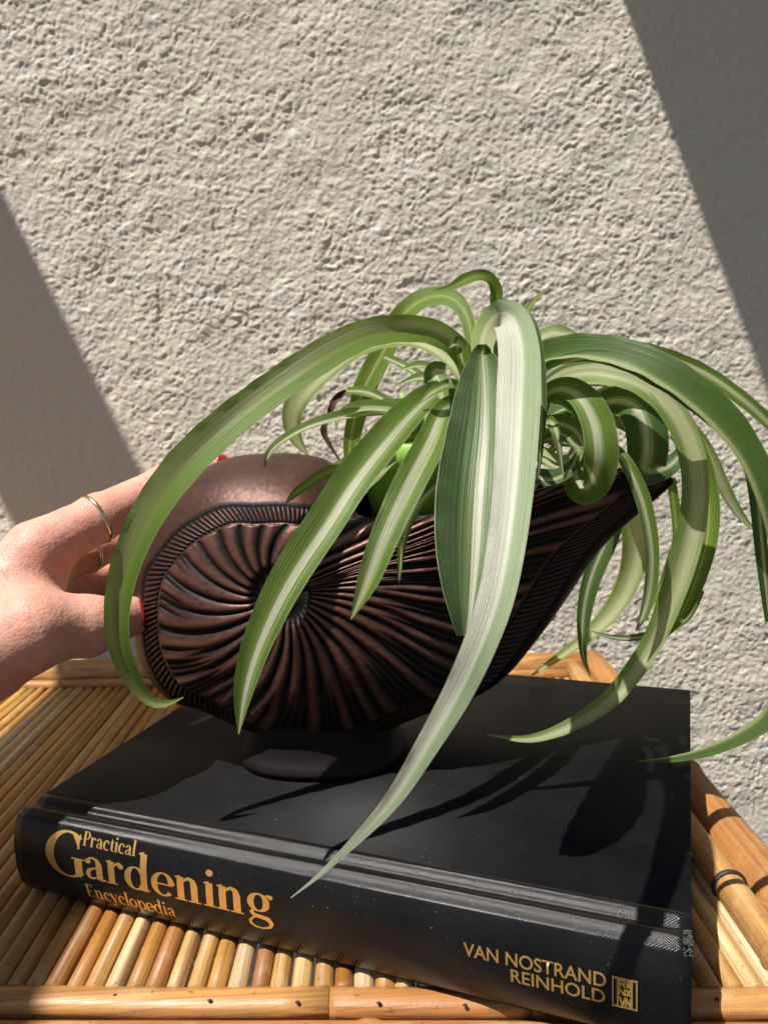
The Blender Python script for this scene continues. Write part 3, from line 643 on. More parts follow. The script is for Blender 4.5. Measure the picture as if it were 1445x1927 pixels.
# ------------------------------------------------------------------ spider plant
def m_leaf(name, half_w, soft, green1, green2, cream, off=0.0, brown=False, lines=.75):
    m = MT(name); uv = m.n('ShaderNodeUVMap').outputs[0]; sep = m.n('ShaderNodeSeparateXYZ'); m.l(uv, sep.inputs[0])
    r = m.n('ShaderNodeObjectInfo').outputs['Random']; x_, y_ = sep.outputs[0], sep.outputs[1]
    comb = m.n('ShaderNodeCombineXYZ'); m.l(m.math('MULTIPLY', x_, 9.0), comb.inputs[0]); m.l(m.math('MULTIPLY', y_, 1.1), comb.inputs[1])
    comb2 = m.n('ShaderNodeCombineXYZ'); m.l(m.math('MULTIPLY', x_, 38.0), comb2.inputs[0]); m.l(m.math('MULTIPLY', y_, 1.2), comb2.inputs[1])
    wn = m.math('MULTIPLY', r, 91.0)
    n1 = m.noise(comb.outputs[0], 1.0, 1, .5, w=wn); n2 = m.noise(comb2.outputs[0], 1.0, 2, .6, w=wn)
    d = m.math('MULTIPLY', m.math('ABSOLUTE', m.math('SUBTRACT', x_, m.math('ADD', .5 + off, m.math('MULTIPLY', m.math('SUBTRACT', r, .5), .22)))), 2.0)
    f = m.math('ADD', d, m.math('MULTIPLY', m.math('SUBTRACT', n1, .5), .55)); f = m.math('ADD', f, m.math('MULTIPLY', m.math('SUBTRACT', n2, .5), lines))
    col = m.ramp(f, [(half_w, cream), (half_w + soft * .5, tuple(.5 * c + .5 * g_ for c, g_ in zip(cream, green1))), (half_w + soft, green1), (min(.97, half_w + soft + .35), green2)])
    edge = m.math('GREATER_THAN', m.math('ABSOLUTE', m.math('SUBTRACT', x_, .5)), .488)
    col = m.mix(m.math('MULTIPLY', edge, .6), col, cream)
    comb3 = m.n('ShaderNodeCombineXYZ'); m.l(m.math('MULTIPLY', x_, 75.0), comb3.inputs[0]); m.l(m.math('MULTIPLY', y_, 2.0), comb3.inputs[1])
    n3 = m.noise(comb3.outputs[0], 1.0, 1, .5, w=wn); col = m.mix(m.ramp(n3, [(.42, 0.0), (.62, .38)]), col, green2)
    blot = m.noise(m.coord(), 90, 3, .6); col = m.mix(m.math('MULTIPLY', blot, .25), col, green1)
    if brown: col = m.mix(m.ramp(y_, [(.955, 0.0), (.975, 1.0)]), col, (.07, .03, .012))
    m.set(color=col, rough=m.ramp(n2, [(.3, .36), (.7, .5)]), spec=.45)
    m.bump(m.math('ADD', m.math('ADD', n2, n3), m.math('MULTIPLY', m.noise(m.coord(), 700, 2), .25)), .55, .0006)
    tr = m.n('ShaderNodeBsdfTranslucent'); tc = m.mix(.5, col, m.mix(1.0, col, (.95, 1.0, .35), 'MULTIPLY')); m.l(tc, tr.inputs[0])
    mx = m.n('ShaderNodeMixShader'); mx.inputs[0].default_value = .45
    m.l(m.b.outputs[0], mx.inputs[1]); m.l(tr.outputs[0], mx.inputs[2]); m.l(mx.outputs[0], m.out.inputs[0]); return m.m
g1 = (.215, .310, .070); g2 = (.125, .210, .030); g3 = (.060, .120, .028); g4 = (.24, .35, .045); cr = (.74, .75, .55)
LM = {
    'mid': m_leaf('leaf_cream_centre', .15, .17, g1, g2, cr), 'midb': m_leaf('leaf_brown_tip', .15, .17, g1, g2, cr, brown=True),
    'white': m_leaf('leaf_wide_white', .72, .16, (.50, .57, .40), (.34, .44, .25), (.84, .84, .72), off=.36, lines=.22),
    'dark': m_leaf('leaf_dark_green', .06, .20, (.11, .19, .05), g3, cr, off=-.03), 'green': m_leaf('leaf_plain_green', -.2, .25, g4, g2, cr),
    'pale': m_leaf('leaf_pale', .26, .5, (.24, .31, .10), g1, (.60, .61, .38)),
    'side': m_leaf('leaf_lit_margin', .06, .35, (.12, .20, .045), (.07, .13, .025), (.50, .53, .26), off=.34, lines=.6),  # pale margin is the lit underside put into the leaf colour
    'arch': m_leaf('leaf_arching', .02, .5, (.20, .28, .06), g2, (.34, .37, .18), off=.1, lines=.7),
    'wide': m_leaf('leaf_wide_dark', .07, .10, (.19, .27, .11), (.05, .095, .03), (.74, .74, .60), off=.06, lines=.40),
    'lime': m_leaf('leaf_lime', .05, .4, (.26, .36, .03), (.14, .22, .03), (.55, .55, .25)),
    'dead': simple('withered_leaf', (.055, .022, .012), .7)}
PB = Vector((.206, .047, .200))
plant = empty('spider_plant', PB); tag(plant, 'variegated spider plant with long arching green and cream striped leaves in the shell', 'plant')
def leaf(ctrl, kind='mid', c=.62, fold=.30, n=54, label=None, tip=True, wave=.0, twist=None):
    pts = []
    for q in ctrl:
        u, v, y, wp = q[:4]; P = at(u, v, y); dist = (P - CP) @ (-CM[:, 2]); pts.append((P[0], P[1], P[2], wp * dist / FPX * .5))
    S_ = catmull(pts, n); P = S_[:, :3]; W = np.clip(S_[:, 3], .00015, 1)
    for _ in range(2): P[1:-1] = .25 * P[:-2] + .5 * P[1:-1] + .25 * P[2:]
    T = np.gradient(P, axis=0); T /= np.linalg.norm(T, axis=1)[:, None]
    verts = []; uvs = []; K = 9
    side_prev = None; sides = []; norms = []; reals = []
    for i in range(n):
        t = T[i]; toc = CP - P[i]; toc = toc / np.linalg.norm(toc)
        up = np.array([0, 0, 1.0]); up = up - t * up.dot(t); tc_ = toc - t * toc.dot(t)
        cc_ = c if twist is None else np.interp(i / (n - 1), [q[0] for q in twist], [q[1] for q in twist])
        nn = cc_ * tc_ / (np.linalg.norm(tc_) + 1e-9) + (1 - abs(cc_)) * up
        nn /= np.linalg.norm(nn) + 1e-9; sd = np.cross(t, nn); sd /= np.linalg.norm(sd)
        if side_prev is not None and sd.dot(side_prev) < 0: sd = -sd; nn = -nn
        side_prev = sd; sides.append(sd); norms.append(nn)
    sides = np.array(sides); norms = np.array(norms)
    for _ in range(3): sides[1:-1] = .25 * sides[:-2] + .5 * sides[1:-1] + .25 * sides[2:]
    cum = np.concatenate([[0], np.cumsum(np.linalg.norm(np.diff(P, axis=0), axis=1))])
    ph = random.uniform(0, 6)
    for i in range(n):
        t = T[i]; sd = sides[i] - t * sides[i].dot(t); sd /= np.linalg.norm(sd); nn = np.cross(sd, t)
        toc = CP - P[i]; toc = toc / np.linalg.norm(toc); pr = np.cross(t, toc); pr /= np.linalg.norm(pr) + 1e-9
        vis = max(abs(sd.dot(pr)), .55); hw = W[i] / vis
        for k_ in range(K):
            x_ = -1 + 2 * k_ / (K - 1); z_ = fold * (abs(x_) ** 1.3 - .4) * hw
            z_ += .05 * hw * math.sin(x_ * 3 + i * .25 + ph) + .03 * hw * math.sin(cum[i] * 110 + ph * 2) * x_ + (.05 * hw * math.sin(cum[i] * 420 + ph * 5 + x_ * 2) if abs(x_) > .8 else 0) + wave * hw * math.sin(i * .45 + ph) * x_
            verts.append(P[i] + sd * x_ * hw + nn * z_ - np.array(PB)); uvs.append((k_ / (K - 1), cum[i] / cum[-1]))
    faces = [(i * K + j, i * K + j + 1, (i + 1) * K + j + 1, (i + 1) * K + j) for i in range(n - 1) for j in range(K - 1)]
    o = mk('leaf', verts, faces, LM[kind], plant)
    ul = o.data.uv_layers.new(name='UVMap'); li = np.zeros(len(o.data.loops), 'i'); o.data.loops.foreach_get('vertex_index', li)
    ul.data.foreach_set('uv', np.array(uvs)[li].ravel().astype('f'))
    if label: o['label'] = label
    return o
Y0 = .045
# big arch to the left, in front of the hand
leaf([(905, 800, .045, 19.8), (890, 735, .04, 30.6), (868, 665, .032, 41.4), (815, 628, .024, 46.8), (745, 622, .014, 50.4), (680, 634, .006, 55.8), (600, 676, -.004, 61.2), (500, 745, -.014, 64.8), (420, 808, -.021, 66.6), (345, 880, -.027, 68.4), (288, 955, -.031, 64.8), (250, 1030, -.034, 57.6), (226, 1110, -.036, 50.4), (220, 1180, -.037, 43.2), (232, 1245, -.037, 36.0), (262, 1300, -.035, 27.0), (300, 1330, -.033, 16.2), (346, 1312, -.031, 1.8)], 'arch', .66, .42, 80)
leaf([(900, 790, .05, 16), (888, 668, .072, 20), (878, 598, .09, 26), (851, 563, .10, 34), (808, 560, .11, 36), (762, 588, .115, 40), (727, 654, .12, 42), (690, 725, .12, 44), (672, 780, .12, 36), (661, 835, .12, 30), (655, 880, .118, 12)], 'green', .55)
leaf([(895, 780, .05, 18), (855, 690, .06, 22), (780, 640, .085, 30), (690, 648, .105, 36), (614, 697, .115, 40), (568, 740, .118, 44), (549, 780, .12, 38), (554, 822, .12, 26), (581, 858, .12, 3)], 'pale', .6)
leaf([(800, 800, .05, 16), (731, 775, .03, 22), (680, 778, .02, 20), (634, 785, .012, 19), (576, 803, .005, 17), (529, 830, .0, 15), (506, 853, -.002, 11), (498, 880, -.003, 2)], 'midb', .5, .5, label='narrow arching leaf with a dark withered tip')
leaf([(800, 790, .05, 16), (770, 778, .03, 24), (700, 768, .022, 24), (655, 775, .018, 18), (636, 790, .016, 10), (632, 808, .015, 2)], 'mid', .4, .5)
leaf([(820, 790, .055, 14), (738, 759, .07, 18), (692, 738, .075, 18), (652, 735, .078, 12)], 'mid', .6)
leaf([(652, 736, .078, 9), (630, 755, .078, 14), (618, 786, .078, 9), (609, 810, .078, 13), (618, 833, .077, 8), (640, 868, .075, 3)], 'dead', .7, .6, wave=.4, label='dark brown withered leaf end')
leaf([(850, 770, .05, 14), (800, 715, .07, 15), (765, 690, .08, 15), (724, 671, .085, 12)], 'mid', .5)
leaf([(850, 760, .05, 14), (826, 706, .06, 16), (806, 691, .062, 16), (785, 687, .063, 13), (752, 697, .064, 3)], 'mid', .4)
leaf([(870, 780, .05, 16), (800, 745, .04, 20), (760, 760, .035, 18), (720, 752, .03, 4)], 'green', .5)
# two broad leaves hanging over the front of the shell
leaf([(880, 820, .05, 22), (850, 745, .03, 34), (815, 738, .012, 40), (770, 775, -.008, 56), (720, 832, -.024, 66), (662, 905, -.038, 70), (610, 985, -.048, 71), (558, 1062, -.054, 70), (515, 1140, -.058, 64), (480, 1222, -.061, 54), (458, 1302, -.064, 36), (449, 1382, -.066, 3)], 'mid', .8, .30, 64, label='broad striped leaf hanging across the ribs of the shell')
leaf([(890, 830, .04, 26), (868, 770, .022, 36), (838, 772, .004, 44), (812, 830, -.016, 56), (778, 895, -.030, 60), (745, 962, -.040, 58), (716, 1030, -.047, 52), (694, 1090, -.051, 42), (676, 1132, -.053, 22), (660, 1166, -.054, 2)], 'mid', .8, .35)
leaf([(900, 850, .03, 18), (860, 880, .01, 24), (816, 915, -.006, 26), (783, 950, -.014, 26), (764, 990, -.018, 22), (756, 1028, -.019, 15), (752, 1073, -.019, 8), (749, 1105, -.018, 2)], 'midb', .6)
leaf([(800, 840, .03, 20), (721, 858, .018, 22), (670, 868, .010, 22), (628, 884, .002, 22), (589, 906, -.004, 20), (555, 930, -.008, 14), (537, 948, -.010, 2)], 'lime', .55, .4)
leaf([(800, 830, .04, 22), (745, 852, .014, 30), (700, 895, .004, 30), (668, 930, -.002, 22), (640, 955, -.005, 4)], 'pale', .7)
leaf([(840, 700, .03, 30), (818, 700, .022, 38), (826, 730, .015, 52), (836, 770, .010, 46), (840, 815, .008, 6)], 'mid', .85, .2)
leaf([(860, 820, .045, 16), (800, 822, .03, 20), (758, 828, .025, 20), (725, 850, .022, 10), (700, 870, .02, 2)], 'lime', .5)
leaf([(880, 850, .045, 14), (831, 842, .03, 20), (789, 852, .025, 18), (740, 875, .02, 4)], 'green', .5)
# the two great leaves in the middle
leaf([(925, 800, .035, 24), (918, 700, .010, 26), (908, 662, -.012, 32), (908, 720, -.030, 86), (906, 800, -.045, 122), (898, 890, -.060, 144), (892, 970, -.070, 148), (888, 1050, -.078, 134), (884, 1120, -.083, 100), (880, 1165, -.085, 64), (876, 1198, -.085, 32)], 'wide', .95, .42, 70, label='very broad dark leaf with a narrow cream stripe, hanging in the middle')
leaf([(915, 800, .035, 26), (905, 690, .020, 34), (912, 630, -.004, 46), (936, 596, -.034, 54), (962, 604, -.058, 66), (976, 660, -.075, 76), (975, 740, -.090, 82), (971, 840, -.104, 80), (963, 940, -.117, 76), (950, 1040, -.128, 72), (932, 1130, -.135, 68), (900, 1220, -.139, 62), (858, 1310, -.137, 55), (805, 1400, -.135, 45), (750, 1490, -.131, 34), (700, 1550, -.127, 24), (650, 1600, -.122, 15), (600, 1648, -.116, 8), (547, 1690, -.110, 1.5)], 'white', .90, .30, 100, label='longest leaf, mostly white, hanging down to the spine of the book')
leaf([(955, 820, .02, 16), (985, 700, -.006, 20), (978, 600, -.018, 24), (996, 612, -.024, 28), (1012, 680, -.030, 26), (1018, 760, -.034, 20), (1017, 840, -.037, 12), (1012, 900, -.038, 3)], 'dark', .5)
leaf([(965, 800, .03, 12), (978, 640, .03, 14), (988, 592, .03, 12), (1005, 566, .03, 9), (1026, 545, .03, 2)], 'lime', .6)
leaf([(945, 780, .04, 18), (938, 660, .03, 20), (933, 581, .028, 22), (934, 548, .027, 24), (921, 525, .025, 22), (901, 519, .022, 20), (878, 526, .018, 22), (851, 540, .014, 13), (818, 547, .01, 2)], 'green', .55, .4, label='short leaf curling back at the very top')
# right side
leaf([(985, 800, .035, 18.5), (990, 720, .02, 25.2), (1012, 672, .01, 37.0), (1080, 655, -.004, 45.4), (1150, 661, -.016, 50.4), (1213, 680, -.026, 53.8), (1272, 714, -.034, 57.1), (1324, 753, -.040, 58.8), (1370, 800, -.045, 55.4), (1408, 850, -.049, 48.7), (1438, 915, -.053, 43.7), (1462, 1000, -.056, 38.6), (1478, 1100, -.058, 35.3), (1490, 1200, -.06, 31.9), (1480, 1290, -.06, 31.9), (1448, 1352, -.058, 31.9), (1400, 1386, -.056, 26.9), (1350, 1409, -.055, 21.0), (1300, 1424, -.054, 15.1), (1250, 1431, -.053, 9.2), (1200, 1433, -.052, 1.7)], 'side', .55, .40, 100, label='long dark arching leaf that leaves the picture at the right and returns over the book')
leaf([(990, 810, .04, 18.4), (1008, 745, .03, 25.8), (1050, 712, .022, 36.8), (1097, 699, .014, 44.2), (1150, 702, .006, 46.0), (1206, 722, -.001, 46.0), (1250, 757, -.006, 46.0), (1282, 805, -.010, 46.0), (1301, 858, -.013, 47.8), (1308, 915, -.015, 47.8), (1303, 980, -.016, 49.7), (1286, 1050, -.016, 51.5), (1262, 1125, -.015, 46.0), (1232, 1200, -.013, 38.6), (1194, 1262, -.012, 36.8), (1145, 1320, -.012, 33.1), (1095, 1354, -.012, 27.6), (1040, 1380, -.012, 20.2), (985, 1392, -.013, 12.9), (917, 1382, -.014, 1.8)], 'pale', .65, .35, 100, label='long pale arching leaf whose tip hangs over the book')
leaf([(1005, 800, .04, 20), (1050, 725, .04, 30), (1130, 690, .035, 34), (1210, 710, .03, 34), (1270, 770, .026, 34), (1310, 850, .022, 36), (1332, 930, .02, 38), (1330, 1010, .018, 40), (1308, 1090, .016, 38), (1280, 1155, .015, 28), (1240, 1210, .015, 4)], 'green', .55)
leaf([(1000, 790, .045, 16), (1090, 720, .05, 22), (1200, 730, .05, 26), (1280, 790, .05, 28), (1328, 850, .05, 28), (1358, 912, .05, 24), (1390, 968, .05, 16), (1426, 1005, .05, 2)], 'pale', .6)
leaf([(990, 760, .06, 16), (1040, 690, .07, 20), (1150, 650, .08, 24), (1300, 690, .09, 28), (1400, 755, .09, 26), (1470, 820, .09, 22)], 'mid', .6)
leaf([(1000, 780, .02, 22), (1030, 700, .0, 26), (1130, 672, -.015, 28), (1240, 716, -.024, 32), (1330, 778, -.028, 34), (1388, 835, -.030, 30), (1414, 890, -.032, 26), (1424, 960, -.034, 24), (1434, 1060, -.036, 22), (1446, 1170, -.036, 14)], 'dark', .5)
leaf([(980, 760, .05, 16), (1000, 660, .05, 22), (1030, 628, .05, 24), (1060, 626, .05, 20), (1094, 634, .05, 3)], 'pale', .5)
leaf([(985, 770, .045, 16), (1002, 680, .04, 24), (1050, 650, .04, 26), (1110, 645, .04, 20), (1160, 655, .04, 3)], 'mid', .5)
# curls
leaf([(1010, 800, .03, 16.6), (1024, 745, .015, 25.8), (1058, 728, .002, 38.6), (1095, 745, -.008, 49.7), (1122, 790, -.014, 58.9), (1131, 840, -.017, 62.6), (1128, 885, -.015, 60.7), (1112, 918, -.006, 55.2), (1090, 920, .006, 49.7), (1076, 890, .012, 36.8), (1082, 850, .013, 22.1), (1094, 815, .013, 5.5)], 'mid', .9, .12, 70, twist=[(0, .7), (.55, .9), (.75, .8), (1, .7)], label='curled leaf bending back on itself above the rim')
leaf([(1050, 800, .03, 16), (1110, 765, .02, 30), (1165, 752, .008, 56), (1200, 768, -.002, 72), (1216, 810, -.006, 76), (1218, 850, -.005, 74), (1214, 880, .004, 70), (1232, 886, .016, 46), (1262, 874, .022, 36), (1283, 845, .024, 22), (1262, 822, .024, 5)], 'dark', .9, .12, 70, label='dark curled leaf with a bright centre stripe at the right of the rim')
leaf([(985, 860, .035, 20), (1020, 806, .02, 30), (1055, 798, .010, 34), (1086, 816, .006, 34), (1094, 850, .008, 30), (1075, 878, .012, 28), (1046, 880, .014, 24), (1032, 858, .014, 18), (1046, 838, .012, 10)], 'mid', .6, .2, 60)
leaf([(985, 830, .03, 22), (1010, 850, .012, 30), (1045, 872, .004, 30), (1075, 868, .0, 26), (1086, 845, .0, 22), (1070, 822, .002, 14)], 'pale', .5, .3)
leaf([(980, 880, .02, 26), (1005, 895, .0, 32), (1040, 900, -.006, 30), (1072, 882, -.006, 24), (1088, 850, -.004, 8)], 'dark', .6, .3)
leaf([(1000, 820, .04, 18), (1045, 782, .035, 32), (1085, 770, .03, 30), (1125, 790, .03, 26), (1150, 830, .03, 20), (1160, 870, .03, 4)], 'mid', .6)
leaf([(1020, 800, .05, 16), (1090, 765, .05, 20), (1136, 742, .05, 22), (1167, 728, .05, 22), (1200, 732, .05, 14), (1250, 750, .05, 3)], 'pale', .5)
leaf([(1010, 830, .045, 16), (1080, 800, .05, 24), (1150, 790, .055, 28), (1200, 820, .055, 26), (1225, 870, .055, 20)], 'green', .5)
leaf([(1100, 860, .03, 12), (1135, 840, .01, 16), (1164, 852, -.006, 20), (1186, 885, -.012, 25), (1206, 930, -.015, 28), (1220, 985, -.017, 27), (1227, 1045, -.018, 25), (1224, 1105, -.018, 24), (1213, 1152, -.018, 18), (1196, 1188, -.018, 2)], 'midb', .75, .4, label='narrow leaf hanging below the rim with a dark tip')
# leaves hanging behind the shell
leaf([(1030, 830, .07, 16), (1100, 840, .09, 24), (1150, 900, .105, 34), (1155, 970, .11, 38), (1140, 1025, .112, 38), (1120, 1070, .113, 36), (1106, 1115, .113, 32), (1098, 1160, .113, 26), (1096, 1205, .112, 18), (1098, 1240, .112, 10), (1110, 1272, .112, 1.5)], 'dark', .7, .3)
leaf([(1040, 830, .08, 16), (1120, 830, .10, 30), (1175, 890, .125, 48), (1195, 970, .13, 58), (1197, 1035, .132, 50), (1184, 1090, .134, 42), (1160, 1138, .135, 36), (1122, 1182, .135, 28), (1078, 1218, .134, 18), (1040, 1244, .134, 13), (1000, 1271, .133, 3)], 'pale', .65, .35)
leaf([(1262, 900, .06, 16), (1275, 1010, .09, 20), (1262, 1060, .1, 20), (1238, 1115, .1, 8), (1228, 1140, .1, 2)], 'green', .6)
leaf([(1320, 1110, .09, 12), (1290, 1165, .10, 14), (1235, 1190, .11, 14), (1190, 1201, .11, 13), (1150, 1199, .11, 9), (1112, 1188, .11, 2)], 'dark', .6)
# young small leaves that fill the middle of the rosette
rl = random.Random(12)
for (u0, v0, u1, v1, yy, kd) in ((880, 700, 845, 655, .02, 'mid'), (865, 730, 790, 760, .0, 'mid'), (900, 690, 905, 640, .06, 'green'), (1010, 720, 1075, 690, .01, 'mid'), (1020, 760, 1100, 800, .0, 'green'), 
                                  (1010, 800, 1060, 900, -.005, 'mid'),  (1030, 780, 1150, 860, .03, 'dark'), (1020, 830, 1110, 905, .04, 'mid'), (870, 740, 745, 725, .05, 'mid'), (1015, 740, 1140, 730, .06, 'pale')):
    mu, mv = (u0 + u1) / 2 + rl.uniform(-8, 8), min(v0, v1) - rl.uniform(-4, 16)
    leaf([(940 + rl.uniform(-25, 25), 800, .045, 12), (u0, v0, (yy + .045) / 2, 17), (mu, mv, yy, 19), (u1, v1, yy - .004, 2)], kd, .5, .45, 30)
# crown: short stems gathered at the soil
vs = []; fs = []
for i in range(22):
    a_ = random.uniform(0, 6.28); r0 = random.uniform(.002, .010); t_ = Vector((math.cos(a_) * .012, math.sin(a_) * .012, random.uniform(.02, .035)))
    p0 = np.array([r0 * math.cos(a_), r0 * math.sin(a_), -.012]); v_, f_ = tube([p0, p0 + np.array(t_) * .5, p0 + np.array(t_)], [.0026, .0024, .0016], 6)
    b_ = len(vs); vs += list(v_); fs += [tuple(q + b_ for q in f) for f in f_]
mk('crown', vs, fs, simple('pale_stem', (.30, .38, .14), .5), plant)

# ------------------------------------------------------------------ the hand
def skin_mat():
    m = MT('skin'); c = m.coord(); n1 = m.noise(c, 28, 4, .6); n2 = m.noise(c, 130, 3, .6); n3 = m.noise(c, 900, 3, .6)
    col = m.mix(n1, (.63, .30, .225), (.73, .42, .33)); col = m.mix(m.ramp(n2, [(.45, 0.0), (.70, .6)]), col, (.58, .24, .18))
    fr = m.noise(c, 330, 1, .5); col = m.mix(m.ramp(fr, [(.70, 0.0), (.74, .45)]), col, (.36, .16, .09))
    m.set(color=col, rough=.48, spec=.4, **{'Subsurface Weight': .6, 'Subsurface Radius': (.012, .004, .002), 'Subsurface Scale': .6})
    vr = m.n('ShaderNodeTexVoronoi'); m.l(m.mapping(c, (1, 1, 1)), vr.inputs[0]); vr.inputs['Scale'].default_value = 700
    m.bump(m.math('ADD', m.math('MULTIPLY', vr.outputs[0], .8), m.math('ADD', n3, m.math('MULTIPLY', n2, 1.0))), .5, .0004); return m.m
def hand():
    J = lambda u, v, y: at(u, v, y)
    # capsule chains: (points, radii)
    index = [J(70, 1035, .030), J(186, 975, .052), J(310, 912, .083), J(408, 880, .102)]
    middle = [J(60, 1075, .045), J(165, 1040, .075), J(262, 1010, .108), J(345, 985, .122)]
    ring = [J(48, 1112, .055), J(140, 1092, .088), J(240, 1080, .118), J(318, 1068, .126)]
    pinky = [J(35, 1150, .060), J(115, 1140, .090), J(195, 1140, .112), J(258, 1140, .120)]
    thumb = [J(-20, 1240, .000), J(70, 1180, -.002), J(165, 1178, .014), J(248, 1160, .036)]
    chains = [(index, [.0140, .0118, .0100, .0078]), (middle, [.0125, .0100, .0086, .0070]), (ring, [.0120, .0092, .0080, .0066]), (pinky, [.0110, .0082, .0072, .0060]), (thumb, [.0165, .0145, .0138, .0098])]
    wrist = [J(-150, 1260, -.012), J(-420, 1400, -.06), J(-900, 1640, -.16)]
    palm = [(J(-80, 1215, -.002), J(66, 1050, .032), .021, .0135), (J(-85, 1225, .004), J(58, 1085, .046), .021, .0135), (J(-90, 1235, .012), J(46, 1120, .056), .020, .013), (J(-95, 1240, .018), J(33, 1155, .060), .019, .012),
            (J(-100, 1230, -.002), J(40, 1195, -.002), .023, .0155), (wrist[0], J(-60, 1215, .006), .025, .022), (wrist[0] + np.array([0, .012, 0]), J(-60, 1200, .016), .023, .021), (wrist[0], wrist[1], .026, .029), (wrist[1], wrist[2], .029, .038),
            (J(40, 1165, .005), J(75, 1100, .03), .012, .012)]
    caps = list(palm)
    for pts, rr in chains:
        for i in range(3): caps.append((pts[i], pts[i + 1], rr[i], rr[i + 1]))
    groups = [('palm', palm, .010)] + [(str(i), [(p[j], p[j + 1], r_[j], r_[j + 1]) for j in range(3)], .0035) for i, (p, r_) in enumerate(chains)]
    def capd(P, a_, b_, ra, rb):
        ab = b_ - a_; t = np.clip(((P - a_) @ ab) / (ab @ ab), 0, 1); return np.linalg.norm(P - a_ - t[:, None] * ab, axis=1) - (ra + (rb - ra) * t), t
    knuck = []
    for ci, (pts, rr) in enumerate(chains):
        for j in (1, 2): knuck.append((pts[j], rr[j], pts[j + 1] - pts[j - 1]))
    def sdf(P):
        ds = []
        for name, cs, k_ in groups:
            d = None
            for c_ in cs:
                q, _ = capd(P, *c_)
                if d is None: d = q
                else: h_ = np.clip(.5 + .5 * (d - q) / k_, 0, 1); d = d * (1 - h_) + q * h_ - k_ * h_ * (1 - h_)
            ds.append(d)
        d = ds[0]
        for i_, q in enumerate(ds[1:]):
            k_ = .014 if i_ == 4 else .009
            h_ = np.clip(.5 + .5 * (d - q) / k_, 0, 1); d = d * (1 - h_) + q * h_ - k_ * h_ * (1 - h_)
        for (c_, r_, ax) in knuck:                          # slight swelling and fine creases at the joints
            ax = ax / np.linalg.norm(ax); rel = P - c_; s_ = rel @ ax; dd = np.linalg.norm(rel - s_[:, None] * ax, axis=1)
            near = np.exp(-(dd / (r_ * 1.3)) ** 4); d = d - .0006 * np.exp(-(s_ / .006) ** 2) * near
            d = d + .00035 * near * (np.exp(-((s_ - .0022) / .0006) ** 2) + np.exp(-((s_ + .0022) / .0006) ** 2) + np.exp(-(s_ / .0006) ** 2))
        for ci, (pts, rr) in enumerate(chains[:4]):          # tendons over the back of the hand
            a_ = pts[0]; b_ = J(-90, 1225, .0); q, t_ = capd(P, a_, b_, .001, .001); d = d - .0012 * np.exp(-(q / .012) ** 2) * np.clip(t_ * 4, 0, 1) * np.clip((1 - t_) * 3, 0, 1)
        wv = np.sin(P[:, 0] * 420 + 3 * np.sin(P[:, 2] * 170)) * np.sin(P[:, 2] * 380 + 2 * np.sin(P[:, 1] * 210 + P[:, 0] * 150)); d = d + .00009 * wv
        return d
    def grad(P, e=2e-4):
        g_ = np.stack([sdf(P + np.eye(3)[i] * e) - sdf(P - np.eye(3)[i] * e) for i in range(3)], 1) / (2 * e); return g_
    # one continuous skin: surface nets on the distance field
    lo = np.array([-.16, -.09, .0]); hi = np.array([.19, .15, .26]); B = 6; hs = .0013
    nb = np.ceil((hi - lo) / (hs * B)).astype(int); nn_ = nb * B + 1
    cx_ = [lo[i] + (np.arange(nb[i]) + .5) * hs * B for i in range(3)]
    Cg = np.stack(np.meshgrid(*cx_, indexing='ij'), -1).reshape(-1, 3); near_ = (np.abs(sdf(Cg)) < hs * B * 1.3).reshape(nb)
    F = np.full(nn_, 1.0); 
    far_in = (sdf(Cg) < 0).reshape(nb)
    blk = np.zeros(nn_, bool); sg = np.zeros(nn_, bool)
    big = np.kron(near_, np.ones((B, B, B), bool)); inn = np.kron(far_in, np.ones((B, B, B), bool))
    for dx in (0, 1):
        for dy in (0, 1):
            for dz in (0, 1): blk[dx:dx + big.shape[0], dy:dy + big.shape[1], dz:dz + big.shape[2]] |= big
    sg[:-1, :-1, :-1] = inn; F[sg] = -1.0
    idx = np.argwhere(blk); F[blk] = sdf(lo + idx * hs)
    F[0], F[:, 0], F[:, :, 0], F[-1], F[:, -1], F[:, :, -1] = 1, 1, 1, 1, 1, 1
    neg = F < 0
    cnt = sum(neg[dx:neg.shape[0] - 1 + dx, dy:neg.shape[1] - 1 + dy, dz:neg.shape[2] - 1 + dz].astype(int) for dx in (0, 1) for dy in (0, 1) for dz in (0, 1))
    act = (cnt > 0) & (cnt < 8); ci_ = np.argwhere(act); vid = -np.ones(act.shape, int); vid[act] = np.arange(len(ci_))
    V = lo + (ci_ + .5) * hs; quads = []
    for ax in range(3):
        o1, o2 = [(1, 2), (2, 0), (0, 1)][ax]
        sl0 = [slice(1, -1)] * 3; sl0[ax] = slice(0, -1); sl1 = list(sl0); sl1[ax] = slice(1, None)
        A0 = neg[tuple(sl0)]; A1 = neg[tuple(sl1)]
        for flip in (0, 1):
            e_ = np.argwhere((A0 & ~A1) if not flip else (~A0 & A1))
            off = np.array([1, 1, 1]); off[ax] = 0; e_ = e_ + off
            u_ = np.zeros(3, int); u_[o1] = 1; w_ = np.zeros(3, int); w_[o2] = 1
            q = [vid[tuple((e_ - a_).T)] for a_ in (0 * u_, u_, u_ + w_, w_)]
            q = np.stack(q if not flip else q[::-1], 1); quads.append(q)
    quads = np.vstack(quads); quads = quads[(quads >= 0).all(1)]
    for _ in range(4):
        d = sdf(V); g_ = grad(V); V = V - np.clip(d, -.001, .001)[:, None] * g_ / np.maximum((g_ ** 2).sum(1), .3)[:, None] * .9
    me = bpy.data.meshes.new('hand'); me.from_pydata(V.tolist(), [], quads.tolist()); me.update(); me.polygons.foreach_set('use_smooth', [True] * len(me.polygons))
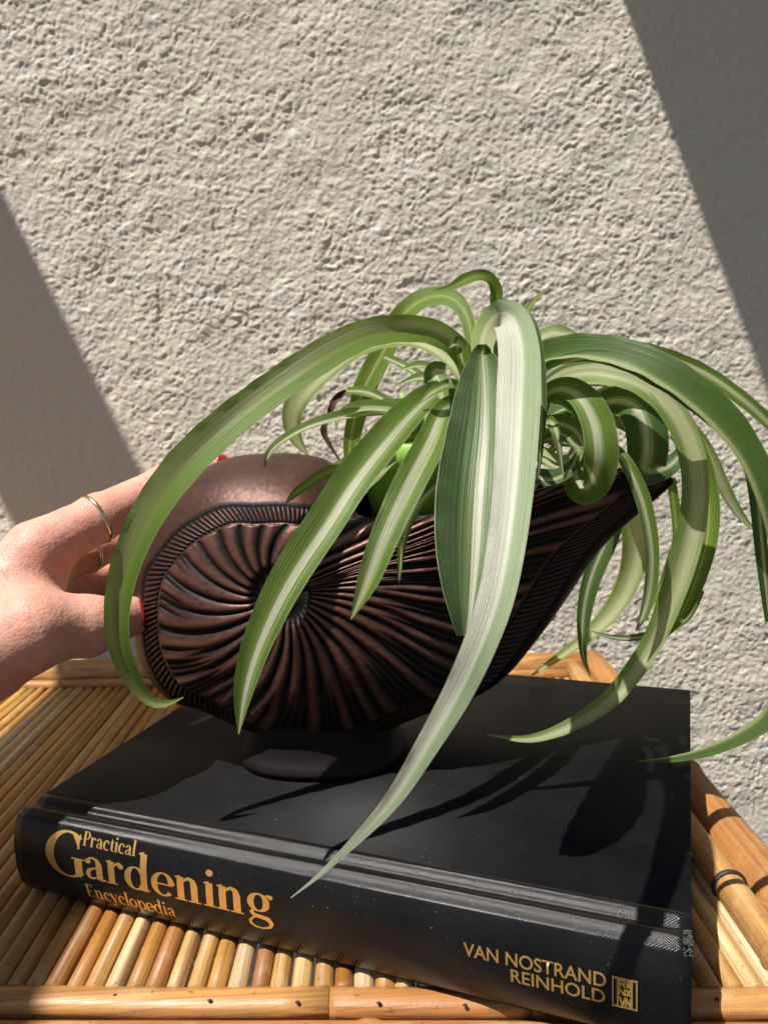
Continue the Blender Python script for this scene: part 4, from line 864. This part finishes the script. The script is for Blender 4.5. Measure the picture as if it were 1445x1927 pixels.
    root = empty('person', tuple(wrist[0])); tag(root, 'person reaching in from the left, bare hand steadying the bronze shell from behind', 'person')
    for v in me.vertices: v.co -= root.location
    me.name = 'hand'; me.materials.clear(); me.materials.append(skin_mat())
    o = bpy.data.objects.new('hand', me); COL.objects.link(o); o.parent = root
    nail_red = simple('glossy_dark_red', (.26, .012, .014), .22, 0.0, coat=.6)  # one glossy dark red for the thumb and index nails
    for (tip, prev, out, nw, nl) in ((thumb[3], thumb[2], CP - thumb[3], .0062, .0070), (index[3], index[2], CP - index[3] + np.array([0, 0, .12]), .0050, .0058)):
        ax = (tip - prev) / np.linalg.norm(tip - prev); out = out - ax * out.dot(ax); out /= np.linalg.norm(out); sd = np.cross(ax, out)
        cN = tip + ax * .004 + out * .006; gv = []; gf = []; K = 9
        for i in range(K):
            for j in range(K):
                a1 = -1 + 2 * i / (K - 1); a2 = -1 + 2 * j / (K - 1); rr_ = math.sqrt(max(1 - .45 * a1 * a1 * a2 * a2, 0)); gv.append(cN + sd * a1 * nw * rr_ + ax * a2 * nl * rr_)
        gv = np.array(gv)
        for _ in range(8):
            d_ = sdf(gv) - .0004; gg = grad(gv); gv = gv - np.clip(d_, -.002, .002)[:, None] * gg / np.maximum((gg ** 2).sum(1), .3)[:, None]
        gf = [(i * K + j, i * K + j + 1, (i + 1) * K + j + 1, (i + 1) * K + j) for i in range(K - 1) for j in range(K - 1)]
        nl_ = mk('fingernail', [Vector(v) - root.location for v in gv], gf, nail_red, root)
        sm = nl_.modifiers.new('thickness', 'SOLIDIFY'); sm.thickness = .0005
    gold = simple('ring_gold', (.80, .66, .38), .22, 1.0)
    c_ = index[0] + (index[1] - index[0]) * .96; ring_part('finger_ring', c_, .0124, .0011, index[1] - index[0], gold, root, root.location, 40)
    c_ = middle[0] + (middle[1] - middle[0]) * .99; ring_part('finger_ring', c_, .0109, .0009, middle[1] - middle[0], gold, root, root.location, 40)
hand()
for o in list(S.objects):
    if o.type == 'MESH': o.data.name = o.name
